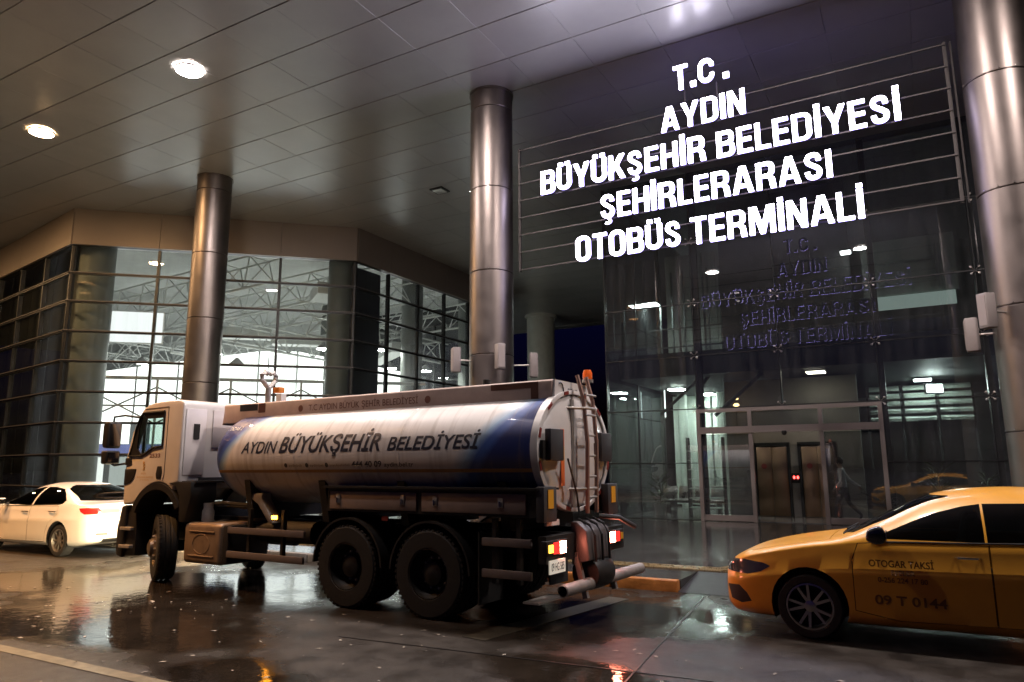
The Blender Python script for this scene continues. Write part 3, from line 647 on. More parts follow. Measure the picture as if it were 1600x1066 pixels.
# glowing boards standing in for reflected louvre lines, lower left bay
rk2 = thing('reflection_boards', 'shelf added with a faint glow for reflected louvre lines, left of the lifts', 'boards', (-5.9, 24, .17))
for i in range(7): bar('glow_board', mat('board_glow', (.55, .58, .52), .4, emit=(.8, 1, .85), estr=.10), rk2, (-6.15, 23.6, .42+.3*i), (1.15, .3, .035))
for x in (-6.72, -5.58): bar('upright', slab, rk2, (x, 23.6, 1.4), (.05, .3, 2.5))
# lifts
lift = mat('lift_steel', (.34, .23, .15), .28, metal=.9, var=.15, vscale=2)
for cx, lb in ((-4.22, 'closed steel lift doors, left one, inside the entrance'), (-2.86, 'closed steel lift doors, right one, inside the entrance')):
    t = thing('lift_door', lb, 'lift', (cx, 24.24, .17), 0, 'pair of lifts')
    for sx in (-1, 1):
        MB().box((sx*.235, 0, 1.08), (.462, .05, 2.14)).build('door_leaf', lift, t, bevel=.008)
    for sx in (-1, 1): MB().box((sx*.52, -.01, 1.11), (.08, .12, 2.22)).build('jamb', mullion, t)
    MB().box((0, -.01, 2.24), (1.12, .12, .10)).build('lintel', mullion, t)
    MB().lathe([(.0001, 0), (.085, 0), (.085, .01)], 'Y', 20, (-.24, -.038, 1.55)).build('notice', redm, t)
t = thing('lift_call_panel', 'small black lift panel with two red digits between the lifts', 'panel', (-3.53, 24.27, 1.35))
MB().box((0, 0, 0), (.26, .04, .30)).build('plate', black, t, bevel=.01)
for sx, ch in ((-.055, '◄'), (.055, '0')): MB().box((sx, -.025, .02), (.055, .012, .085)).build('digit', emat('red_digit', (1, .06, .05), 9), t)
# lobby lamps
hl2 = emat('lobby_lamp', (.9, 1, .92), 120)
for i, (x, y, z) in enumerate(((-7.1, 27.9, 4.48), (-7.6, 25.6, 4.48), (.2, 27.0, 4.48), (-8.75+.3, 25.6, 7.75), (-2.6, 23.2, 4.5))):  # third lamp added to brighten the louvre slats
    t = thing('lobby_lamp', ('square ceiling lamp over the pale lobby wall', 'square ceiling lamp near the left corner of the lobby', 'added square lamp brightening the louvre screen in the right bay', 'square lamp of the dim upper storey at its left end', 'dim square ceiling lamp before the lifts')[i], 'lamp', (x, y, z))
    MB().box((0, 0, 0), (.5, .5, .03)).build('diffuser', emat('lobby_lamp_strong', (.9, 1, .9), 330) if i < 2 else hl2 if i < 4 else emat('dim_lobby', (1, .85, .65), 26), t); MB().box((0, 0, .03), (.56, .56, .04)).build('housing', trim, t)
# plants and benches in the lobby
leafm = mat('leaf', (.06, .10, .03), .5, var=.3)
def plant(x, y, h, label):
    t = thing('potted_plant', label, 'plant', (x, y, .17), 0, 'potted plants in the lobby')
    MB().lathe([(.0001, 0), (.16, 0), (.22, .38), (.19, .38), (.18, .33), (.0001, .33)], n=20).build('pot', mat('pot', (.5, .5, .47), .5), t, smooth=True)
    m_ = MB(); rr = random.Random(x)
    for i in range(60):
        a = rr.uniform(0, 6.28); z = rr.uniform(.35, h); L = rr.uniform(.2, .45); r0 = rr.uniform(0, .12)
        p = Vector((math.cos(a)*r0, math.sin(a)*r0, z)); q = p+Vector((math.cos(a)*L, math.sin(a)*L, rr.uniform(-.05, .3))); s_ = Vector((-math.sin(a), math.cos(a), 0))*.045; mid = (p+q)/2+Vector((0, 0, .05))
        m_.add([p, mid+s_, q, mid-s_], [(0, 1, 2, 3)])
    m_.build('foliage', leafm, t); MB().tube([(0, 0, .3), (.02, .01, h*.8)], .02).build('stem', mat('stem', (.1, .07, .04), .7), t)
plant(.3, 23.4, 1.5, 'leafy potted plant behind the glass above the taxi roof'); plant(-7.6, 23.2, 1.3, 'dark potted plant low in the left entrance bay')
plant(1.5, 24.6, 1.2, 'small potted plant in the dim right bay')
def bench(x, y, rz, label):
    t = thing('waiting_bench', label, 'bench', (x, y, .17), rz, 'metal waiting benches')
    for i in range(4): MB().box((-.85+i*.56, 0, .43), (.5, .45, .04), rx=R(4)).build('seat', steel, t, bevel=.015); MB().box((-.85+i*.56, .24, .68), (.5, .04, .42), rx=R(-12)).build('backrest', steel, t, bevel=.015)
    MB().box((0, 0, .36), (2.3, .06, .06)).build('beam', slab, t)
    for sx in (-.9, .9): MB().box((sx, 0, .18), (.05, .5, .36)).build('leg', slab, t, bevel=.01)
bench(-7.0, 24.9, R(0), 'row of metal waiting seats low in the left entrance bay'); bench(1.2, 26.4, R(180), 'row of metal waiting seats behind the taxi roof')

# ================================================================== cars
def interp(tab, x):
    """smooth curve through (x, value) pairs, x descending or ascending"""
    t = sorted(tab)
    if x <= t[0][0]: return t[0][1]
    if x >= t[-1][0]: return t[-1][1]
    for i in range(len(t)-1):
        if t[i][0] <= x <= t[i+1][0]: break
    x1, y1 = t[i]; x2, y2 = t[i+1]
    def sl(k):
        if k <= 0 or k >= len(t)-1: 
            j = min(max(k, 0), len(t)-2); return (t[j+1][1]-t[j][1])/(t[j+1][0]-t[j][0])
        a = (t[k][1]-t[k-1][1])/(t[k][0]-t[k-1][0]); b = (t[k+1][1]-t[k][1])/(t[k+1][0]-t[k][0])
        return 0 if a*b <= 0 else 2*a*b/(a+b)
    h = x2-x1; u = (x-x1)/h; m1, m2 = sl(i)*h, sl(i+1)*h
    return (2*u**3-3*u*u+1)*y1+(u**3-2*u*u+u)*m1+(-2*u**3+3*u*u)*y2+(u**3-u*u)*m2
def inside(p, poly):
    r = False; n = len(poly)
    for i in range(n):
        x1, y1 = poly[i]; x2, y2 = poly[(i+1) % n]
        if (y1 > p[1]) != (y2 > p[1]) and p[0] < (x2-x1)*(p[1]-y1)/(y2-y1)+x1: r = not r
    return r
def cut(bm, poly, ax, filt):
    """slice the faces passing filt along the polygon (in axes ax) and return the faces inside it"""
    other = [i for i in range(3) if i not in ax][0]
    n = len(poly); lo = [min(p[k] for p in poly)-.03 for k in (0, 1)]; hi = [max(p[k] for p in poly)+.03 for k in (0, 1)]
    for i in range(n):
        a, b = poly[i], poly[(i+1) % n]; d = (b[0]-a[0], b[1]-a[1])
        no = [0, 0, 0]; no[ax[0]] = -d[1]; no[ax[1]] = d[0]; co = [0, 0, 0]; co[ax[0]] = a[0]; co[ax[1]] = a[1]
        L0 = min(a[0], b[0])-.04, max(a[0], b[0])+.04; L1 = min(a[1], b[1])-.04, max(a[1], b[1])+.04
        fs = []
        for f in bm.faces:
            if not filt(f): continue
            q = [(v.co[ax[0]], v.co[ax[1]]) for v in f.verts]
            if max(x for x, _ in q) < L0[0] or min(x for x, _ in q) > L0[1] or max(y for _, y in q) < L1[0] or min(y for _, y in q) > L1[1]: continue
            fs.append(f)
        g = set(fs)
        for f in fs: g.update(f.edges); g.update(f.verts)
        if fs: bmesh.ops.bisect_plane(bm, geom=list(g), dist=1e-5, plane_co=co, plane_no=no)
    bm.normal_update()
    out = []
    for f in bm.faces:
        if filt(f):
            c = f.calc_center_median()
            if inside((c[ax[0]], c[ax[1]]), poly): out.append(f)
    return out
def take(bm, faces, name, m, parent, push=0, solid=0):
    """move faces out of bm into an object of their own"""
    if not faces: return None
    nb = bmesh.new(); mp = {}
    for f in faces:
        for v in f.verts:
            if v not in mp: mp[v] = nb.verts.new(v.co+v.normal*push)
        try: g = nb.faces.new([mp[v] for v in f.verts]); g.smooth = True
        except ValueError: pass
    me = bpy.data.meshes.new(name); nb.to_mesh(me); nb.free(); me.materials.append(m)
    bmesh.ops.delete(bm, geom=faces, context='FACES')
    return link(name, me, parent)
def shrink(poly, d):
    cx = sum(p[0] for p in poly)/len(poly); cz = sum(p[1] for p in poly)/len(poly); out = []
    for x, z in poly:
        L = math.hypot(x-cx, z-cz); k = (L-d)/L; out.append((cx+(x-cx)*k, cz+(z-cz)*k))
    return out
def make_wheel(name, parent, loc, r, wd, rimr, sp, side, rim_m, steer=0, twin=True):
    t = bpy.data.objects.new(name, None); C.objects.link(t); t.parent = parent; t.location = loc; t.rotation_euler = (0, 0, steer+(0 if side > 0 else math.pi)); t.empty_display_size = .1
    h = wd/2
    MB().lathe([(rimr, -h), (r*.93, -h), (r*.985, -h*.82), (r, -h*.5), (r, h*.5), (r*.985, h*.82), (r*.93, h), (rimr+.01, h), (rimr, h*.9), (rimr, -h)], 'Y', 44).build('tyre', rubber, t, smooth=True)
    m_ = MB(); m_.lathe([(rimr, h*.96), (rimr*.93, h*.98), (rimr*.9, h*.8), (rimr*.88, -h*.2), (rimr*.88, -h*.9)], 'Y', 44)
    for k in range(sp):
        a = 2*math.pi*k/sp
        for da in ((-.13, .13) if twin else (0,)):
            c, s_ = math.cos(a+da), math.sin(a+da); c2, s2 = math.cos(a+da*1.9), math.sin(a+da*1.9)
            p0 = Vector((c*rimr*.2, h*.72, s_*rimr*.2)); p1 = Vector((c2*rimr*.93, h*.82, s2*rimr*.93)); tn = Vector((-s_, 0, c))
            w0, w1 = rimr*.07, rimr*.055; dp = Vector((0, -.03, 0))
            vs_ = [p0-tn*w0, p0+tn*w0, p1+tn*w1, p1-tn*w1]; m_.add(vs_+[v+dp for v in vs_], [(0, 1, 2, 3), (7, 6, 5, 4), (0, 4, 5, 1), (1, 5, 6, 2), (2, 6, 7, 3), (3, 7, 4, 0)])
    m_.lathe([(.0001, h*.80), (rimr*.14, h*.79), (rimr*.24, h*.73), (rimr*.25, h*.5)], 'Y', 20)
    m_.build('rim', rim_m, t, smooth=True)
    MB().lathe([(.0001, -h*.1), (rimr*.86, -h*.1)], 'Y', 24).build('brake_disc', chassis, t)
    return t
def sedan(name, label, loc, rz, P, group=None):
    car = thing(name, label, P['cat'], loc, rz, group)
    xf, xr = P['x']; paint_ = P['paint']
    NS, NU, NL = 110, 26, 14
    def section(x):
        zt = interp(P['top'], x); zb = interp(P['belt'], x); w_ = interp(P['w'], x); z0 = interp(P['bot'], x); ln_ = interp(P['lean'], x)
        zb = min(zb, zt-.015); pts = []
        zm = z0+(zb-z0)*.62
        low = [(0, z0), (w_*.5, z0), (w_*.86, z0+.003), (w_*.955, z0+.03), (w_*.985, z0+.09), (w_*.992, z0+(zb-z0)*.30), (w_*.998, z0+(zb-z0)*.48), (w_*1.0, zm-.01), (w_*1.004, zm+.035), (w_*.985, zm+.07), (w_*.965, zb-.06), (w_*.945, zb)]
        pts += low
        wb = w_*.945; h = zt-zb; n_ = interp(P['sq'], x)
        for k in range(1, NU+1):
            a = math.pi/2*k/NU; cz = math.sin(a)**(2/n_); cy_ = max(0, math.cos(a))**(2/n_)
            pts.append(((wb-ln_*h*cz)*cy_, zb+h*cz))
        return pts
    bm = bmesh.new(); rings = []
    for i in range(NS+1):
        u = i/NS; x = xr+(xf-xr)*(u+.018*math.sin(2*math.pi*u)*-1)
        s_ = section(x); ring = [bm.verts.new((x, y, z)) for y, z in s_]+[bm.verts.new((x, -y, z)) for y, z in s_[-2:0:-1]]
        rings.append(ring)
    n = len(rings[0])
    for a, b in zip(rings, rings[1:]):
        for k in range(n): bm.faces.new((a[k], a[(k+1) % n], b[(k+1) % n], b[k]))
    for rg in (rings[0], rings[-1]):
        c = bm.verts.new(sum((v.co for v in rg), Vector())/n)
        for k in range(n): bm.faces.new((rg[k], rg[(k+1) % n], c))
    bmesh.ops.recalc_face_normals(bm, faces=bm.faces); bm.normal_update()
    full = bm.copy(); bvh = BVHTree.FromBMesh(full)
    # wheel arches
    for xw in P['axles']:
        for sg in (1, -1):
            poly = [(xw+P['arch']*math.cos(t), P['wr']+.02+P['arch']*math.sin(t)) for t in [2*math.pi*k/28 for k in range(28)]]
            fs = cut(bm, poly, (0, 2), lambda f, sg=sg: f.calc_center_median().y*sg > .45)
            bmesh.ops.delete(bm, geom=fs, context='FACES')
            ar = P['arch']
            m_ = MB(); prof = []
            for k in range(19):
                a = R(-25)+R(230)*k/18; ca_, sa = math.cos(a), math.sin(a)
                prof.append((xw+(ar+.004)*ca_, P['wr']+.02+(ar+.004)*sa))
            yo = sg*(interp(P['w'], xw)-.035); yi = sg*.5
            vs_ = [(x, yo, z) for x, z in prof]+[(x, yi, z) for x, z in prof]; q = len(prof)
            m_.add(vs_, [(k, k+1, q+k+1, q+k) for k in range(q-1)]); m_.build('wheel_well', dark, car, smooth=True)
    def side_cut(nm, poly, m, push=0, sides=(1, -1), gap=0, filt=None):
        out = []
        for sg in sides:
            base = lambda f, sg=sg: f.calc_center_median().y*sg > .3 and (filt is None or filt(f))
            if gap:
                o_ = cut(bm, poly, (0, 2), base); inn = shrink(poly, gap); fs = cut(bm, inn, (0, 2), base)
                fset = set(fs); o2 = [f for f in bm.faces if base(f) and inside((f.calc_center_median().x, f.calc_center_median().z), poly) and f not in fset]
                ob = take(bm, fs, nm, m, car, push); bmesh.ops.delete(bm, geom=[f for f in o2 if f.is_valid], context='FACES')
            else:
                fs = cut(bm, poly, (0, 2), base); ob = take(bm, fs, nm, m, car, push)
            if ob: out.append(ob)
        return out
    # glazing first
    for poly in P['side_windows']: 
        side_cut('window', poly, carglass, -.004, filt=lambda f: abs(f.normal.y) > .35)
    f = cut(bm, P['windscreen'], (1, 2), lambda f: P['ws_x'][0] < f.calc_center_median().x < P['ws_x'][1] and f.normal.x > .12); take(bm, f, 'windscreen', carglass, car, -.004)
    f = cut(bm, P['rearscreen'], (1, 2), lambda f: P['rs_x'][0] < f.calc_center_median().x < P['rs_x'][1] and f.normal.x < -.12); take(bm, f, 'rear_window', carglass, car, -.004)
    for nm, poly, m in P['lamps']:
        side_cut(nm, poly, m, .0015, filt=lambda f: abs(f.calc_center_median().y) > (.47 if nm != 'tail_lamp' else .60))
    for nm, ax_sign, poly, m in P['ends']:
        f = cut(bm, poly, (1, 2), lambda f: f.calc_center_median().x*ax_sign > abs(xf)*.80 and f.normal.x*ax_sign > .2); take(bm, f, nm, m, car, .0015)
    for nm, poly in P['doors']:
        side_cut(nm, poly, paint_, 0, gap=.008)
    if P.get('hood'):
        pl, xlo, xhi = P['hood']; inn = shrink(pl, .008)
        flt = lambda f: f.normal.z > .3 and xlo < f.calc_center_median().x < xhi
        cut(bm, pl, (0, 1), flt); fs = cut(bm, inn, (0, 1), flt); st = set(fs)
        o2 = [f for f in bm.faces if flt(f) and inside((f.calc_center_median().x, f.calc_center_median().y), pl) and f not in st]
        take(bm, fs, 'bonnet', paint_, car); bmesh.ops.delete(bm, geom=[f for f in o2 if f.is_valid], context='FACES')
    me = bpy.data.meshes.new('body')
    for f in bm.faces: f.smooth = True
    bm.to_mesh(me); bm.free(); me.materials.append(paint_); link('body', me, car)
    # dark inner liner so the gaps and windows look into a cabin
    m_ = MB(); m_.b2((xr+.25, -.74, .26), (xf-.3, .74, .6)); m_.build('floor_pan', dark, car)
    seatm = mat('car_seat', (.03, .03, .032), .8)
    for sx, sy in ((.25, .36), (.25, -.36), (-.75, .36), (-.75, -.36)):
        MB().box((sx+P['seat'], sy, .62), (.5, .5, .2)).build('seat', seatm, car, bevel=.06); MB().box((sx-.3+P['seat'], sy, .92), (.16, .48, .62), ry=R(-14)).build('seat_back', seatm, car, bevel=.06)
    MB().box((1.0+P['seat'], 0, .86), (.4, 1.36, .18)).build('dashboard', seatm, car, bevel=.05)
    # mirrors
    for sg in (1, -1):
        mx, mz = P['mirror']; yb = interp(P['w'], mx)*.945
        m_ = MB(); m_.prism([(mx+.11, mz-.03), (mx+.09, mz+.07), (mx+.0, mz+.105), (mx-.06, mz+.09), (mx-.07, mz-.05), (mx+.02, mz-.07)], 'Y', sg*(yb+.06), sg*(yb+.25)); ob = m_.build('wing_mirror', P['mirror_m'], car, bevel=.035, seg=3)
        MB().box((mx+.02, sg*(yb+.03), mz-.03), (.06, .12, .04)).build('mirror_arm', black, car)
        MB().box((mx-.074, sg*(yb+.155), mz+.02), (.006, .16, .11)).build('mirror_glass', chrome, car)
        for hx, hz in P['handles']:
            hit = bvh.ray_cast(Vector((hx, sg*2, hz)), Vector((0, -sg, 0)))[0]; yh = hit.y if hit else sg*.88
            MB().tube([(hx+.10, yh-sg*.005, hz), (hx+.08, yh+sg*.03, hz), (hx-.08, yh+sg*.03, hz), (hx-.10, yh-sg*.005, hz)], .012, 8).build('door_handle', chrome, car, smooth=True)
        # window sill trim
        pts = []
        for k in range(13):
            x = P['sill'][0]+(P['sill'][1]-P['sill'][0])*k/12; z = interp(P['belt'], x)+P['sillz']
            hit = bvh.ray_cast(Vector((x, sg*2, z)), Vector((0, -sg, 0)))[0]
            if hit: pts.append((x, hit.y+sg*.002, z))
        MB().tube(pts, .008, 6).build('sill_trim', black, car)
    for sg in (1, -1):
        for i, xw in enumerate(P['axles']):
            make_wheel('wheel', car, (xw, sg*(interp(P['w'], xw)-.135), P['wr']), P['wr'], .205, P['rim'], P['spokes'], sg, P['rim_m'], steer=P.get('steer', 0) if i == 0 else 0, twin=P.get('twin', True))
    return car, bvh
taxi_paint = mat('taxi_yellow', (.66, .31, .028), .34, var=.10, vscale=3, rvar=.06, coat=.4)
car_white = mat('car_white', (.70, .68, .64), .26, var=.04, vscale=3, coat=.7)
headl = mat('headlamp', (.05, .045, .045), .08, coat=1, spec=.8)
taill = mat('tail_lamp_red', (.45, .02, .015), .12, coat=1)
tailw = mat('tail_lamp_clear', (.65, .5, .2), .15, coat=1)
lwheel = mat('alloy', (.5, .47, .46), .28, metal=1); lcov = mat('wheel_cover', (.20, .18, .16), .4, metal=.6)
TAXI = dict(cat='taxi', x=(2.27, -2.26), paint=taxi_paint, axles=(1.40, -1.24), arch=.365, wr=.315, rim=.225, spokes=5, rim_m=lwheel, seat=.0, mirror=(.72, 1.03), mirror_m=mat('mirror_black', (.015, .015, .02), .15, coat=1),
    top=[(2.27, .60), (2.24, .68), (2.15, .755), (2.0, .82), (1.7, .90), (1.4, .955), (1.16, .99), (1.0, 1.045), (.75, 1.18), (.45, 1.335), (.2, 1.425), (-.1, 1.475), (-.45, 1.49), (-.9, 1.465), (-1.2, 1.40), (-1.5, 1.27), (-1.78, 1.13), (-2.0, 1.09), (-2.18, 1.06), (-2.26, .97)],
    belt=[(2.27, .585), (2.2, .65), (2.0, .74), (1.6, .83), (1.2, .90), (.8, .935), (0, .955), (-1, .985), (-1.7, 1.01), (-2.1, 1.0), (-2.26, .93)],
    w=[(2.27, .56), (2.25, .63), (2.2, .70), (2.1, .775), (1.9, .835), (1.6, .872), (1.2, .89), (.5, .896), (-.8, .896), (-1.4, .88), (-1.9, .83), (-2.15, .76), (-2.26, .66)],
    bot=[(2.27, .26), (2.15, .19), (1.9, .175), (-1.6, .19), (-2.1, .25), (-2.26, .36)],
    lean=[(2.27, 0), (1.1, .1), (.6, .44), (-1.2, .44), (-1.9, .2), (-2.2, 0)], sq=[(2.27, 3.2), (1.2, 3.4), (.6, 2.9), (-1.2, 2.9), (-1.9, 3.2), (-2.26, 3.4)],
    side_windows=[[(.80, 1.0), (.72, 1.035), (.50, 1.135), (.25, 1.245), (0, 1.315), (-.15, 1.34), (-.15, .998)], [(-.17, 1.0), (-.17, 1.342), (-.5, 1.35), (-.85, 1.33), (-1.12, 1.27), (-1.42, 1.13), (-1.44, 1.06), (-1.3, 1.03)]],
    windscreen=[(-.64, 1.04), (-.56, 1.2), (-.45, 1.34), (-.40, 1.41), (.40, 1.41), (.45, 1.34), (.56, 1.2), (.64, 1.04), (.3, 1.01), (-.3, 1.01)], ws_x=(.1, 1.2), rearscreen=[(-.66, 1.14), (-.5, 1.40), (.5, 1.40), (.66, 1.14)], rs_x=(-1.95, -1.0),
    lamps=[('headlight', [(2.26, .60), (2.22, .72), (2.05, .735), (1.84, .715), (1.76, .685), (1.86, .625), (2.0, .59)], headl), ('fog_lamp', [(2.24, .46), (2.10, .47), (2.02, .40), (1.97, .32), (2.08, .29), (2.2, .32)], black), ('tail_lamp', [(-2.25, .80), (-2.25, .96), (-1.9, .94), (-1.85, .86)], taill)],
    ends=[('grille', 1, [(-.5, .64), (-.42, .70), (.42, .70), (.5, .64), (.38, .58), (-.38, .58)], black), ('lower_grille', 1, [(-.48, .27), (-.4, .42), (.4, .42), (.48, .27)], black)],
    doors=[('front_door', [(.98, .32), (.98, .80), (.92, .955), (.8, .965), (-.175, .978), (-.175, .27), (.6, .25)]), ('rear_door', [(-.176, .27), (-.176, .978), (-1.28, 1.0), (-1.24, .80), (-.92, .62), (-.8, .45), (-.78, .27)])],
    hood=([(1.18, -.70), (1.5, -.74), (1.9, -.66), (2.08, -.5), (2.13, 0), (2.08, .5), (1.9, .66), (1.5, .74), (1.18, .70)], 1.1, 2.2), handles=((-.0, .86), (-1.05, .88)), sill=(.8, -1.3), sillz=.035)
taxi, tbvh = sedan('taxi', 'yellow taxi sedan with black door lettering at the right edge', (.27, 8.895, 0), math.pi, TAXI)
ink = mat('door_lettering', (.16, .07, .015), .5)
def on_taxi(u, v0):
    def fn(a, v):
        hit = tbvh.ray_cast(Vector((a, 2, v0+v)), Vector((0, -1, 0)))[0]
        return Vector((a, (hit.y if hit else .9)+.003, v0+v))
    return fn
for s_, xa, xb, z, h in (('OTOGAR TAKSİ', .83, .28, .745, .062), ('EFELER', .64, .44, .675, .042), ('0-256 224 17 80', .76, .34, .605, .046), ('09 T 0144', .80, .20, .40, .085)):
    mapped_text('lettering', s_, ink, taxi, on_taxi(0, z), xa, xb, h, offset=.02, cuts=3)
# a low roof plate of the taxi and wiper
MB().tube([(1.06, .55, 1.02), (.98, .05, 1.06)], .008, 6).build('wiper', black, taxi); MB().tube([(1.08, -.1, 1.02), (1.0, -.6, 1.05)], .008, 6).build('wiper', black, taxi)
SED = dict(TAXI); SED.update(cat='car', x=(2.30, -2.30), paint=car_white, mirror_m=car_white, rim_m=lcov, spokes=8, twin=False, axles=(1.36, -1.34),
    top=[(2.30, .58), (2.26, .66), (2.15, .74), (2.0, .80), (1.6, .90), (1.2, .97), (1.05, 1.02), (.8, 1.15), (.4, 1.34), (.15, 1.42), (-.2, 1.455), (-.55, 1.46), (-.95, 1.44), (-1.2, 1.385), (-1.5, 1.26), (-1.85, 1.085), (-2.05, 1.06), (-2.22, 1.045), (-2.28, .98), (-2.30, .9)],
    belt=[(2.30, .565), (2.2, .65), (1.6, .82), (1.0, .91), (0, .945), (-1, .98), (-1.7, 1.0), (-2.1, .985), (-2.30, .88)],
    w=[(2.30, .58), (2.2, .70), (1.9, .83), (1.4, .875), (.5, .888), (-1.0, .888), (-1.6, .878), (-2.0, .845), (-2.2, .79), (-2.27, .74), (-2.30, .68)],
    bot=[(2.30, .26), (2.1, .19), (1.8, .18), (-1.7, .20), (-2.1, .26), (-2.26, .32), (-2.3, .40)],
    lean=[(2.3, 0), (1.1, .1), (.6, .42), (-1.3, .42), (-2.0, .15), (-2.3, 0)],
    side_windows=[[(.9, .99), (.84, 1.05), (.55, 1.2), (.25, 1.31), (-.05, 1.355), (-.2, 1.36), (-.2, .985)], [(-.26, .99), (-.26, 1.36), (-.6, 1.355), (-.95, 1.32), (-1.2, 1.22), (-1.40, 1.10), (-1.34, 1.03), (-1.2, 1.01)]],
    rearscreen=[(-.68, 1.10), (-.6, 1.27), (-.5, 1.40), (.5, 1.40), (.6, 1.27), (.68, 1.10), (.3, 1.085), (-.3, 1.085)], rs_x=(-2.05, -1.0),
    lamps=[('headlight', [(2.26, .60), (2.22, .70), (1.86, .72), (1.8, .67), (2.0, .6)], headl), ('tail_lamp', [(-2.305, .84), (-2.305, .965), (-2.12, .97), (-1.93, .955), (-1.99, .89), (-2.1, .84)], taill)],
    ends=[('reversing_lamp', -1, [(.20, .86), (.20, .925), (.595, .95), (.595, .85)], tailw), ('reversing_lamp', -1, [(-.20, .86), (-.20, .925), (-.595, .95), (-.595, .85)], tailw), ('number_plate', -1, [(-.24, .70), (-.24, .80), (.24, .80), (.24, .70)], mat('plate_white', (.7, .7, .68), .4)),
          ('bumper_reflector', -1, [(.42, .43), (.42, .47), (.66, .48), (.66, .44)], redm), ('bumper_reflector', -1, [(-.42, .43), (-.42, .47), (-.66, .48), (-.66, .44)], redm), ('bumper_skirt', -1, [(-.5, .28), (-.5, .36), (.5, .36), (.5, .28)], black)],
    doors=[('front_door', [(1.0, .32), (1.0, .80), (.94, .955), (-.22, .97), (-.22, .27), (.6, .25)]), ('rear_door', [(-.235, .27), (-.235, .97), (-1.26, .99), (-1.24, .82), (-.98, .62), (-.9, .45), (-.88, .27)])],
    hood=None, handles=((-.06, .86), (-1.08, .875)), sill=(.84, -1.25))
sedan('parked_car', 'white sedan parked in front of the tanker at the left edge', (-16.62, 9.28, 0), R(180), SED)

# ================================================================== tanker truck
trk = thing('tanker_truck', 'white municipal water tanker truck with long oval tank', 'truck', (-5.1+math.sin(R(3))*1.05, 7.0+math.cos(R(3))*1.05, 0), R(177))
YL = 1.05
# chassis
m_ = MB(); m_.b2((-1.5, .3, .72), (6.1, .42, .98)); m_.b2((-1.5, -.42, .72), (6.1, -.3, .98))
for x in (-1.2, -.5, .65, 2.2, 3.6, 4.8): m_.b2((x-.06, -.3, .76), (x+.06, .3, .94))
m_.build('chassis_frame', chassis, trk)
for x in (0, 1.32, 5.5): MB().tube([(x, -.95, .5), (x, .95, .5)], .09, 10).build('axle', chassis, trk)
MB().b2((4.9, -.35, .55), (6.2, .35, 1.15)).build('engine_block', chassis, trk, bevel=.05)
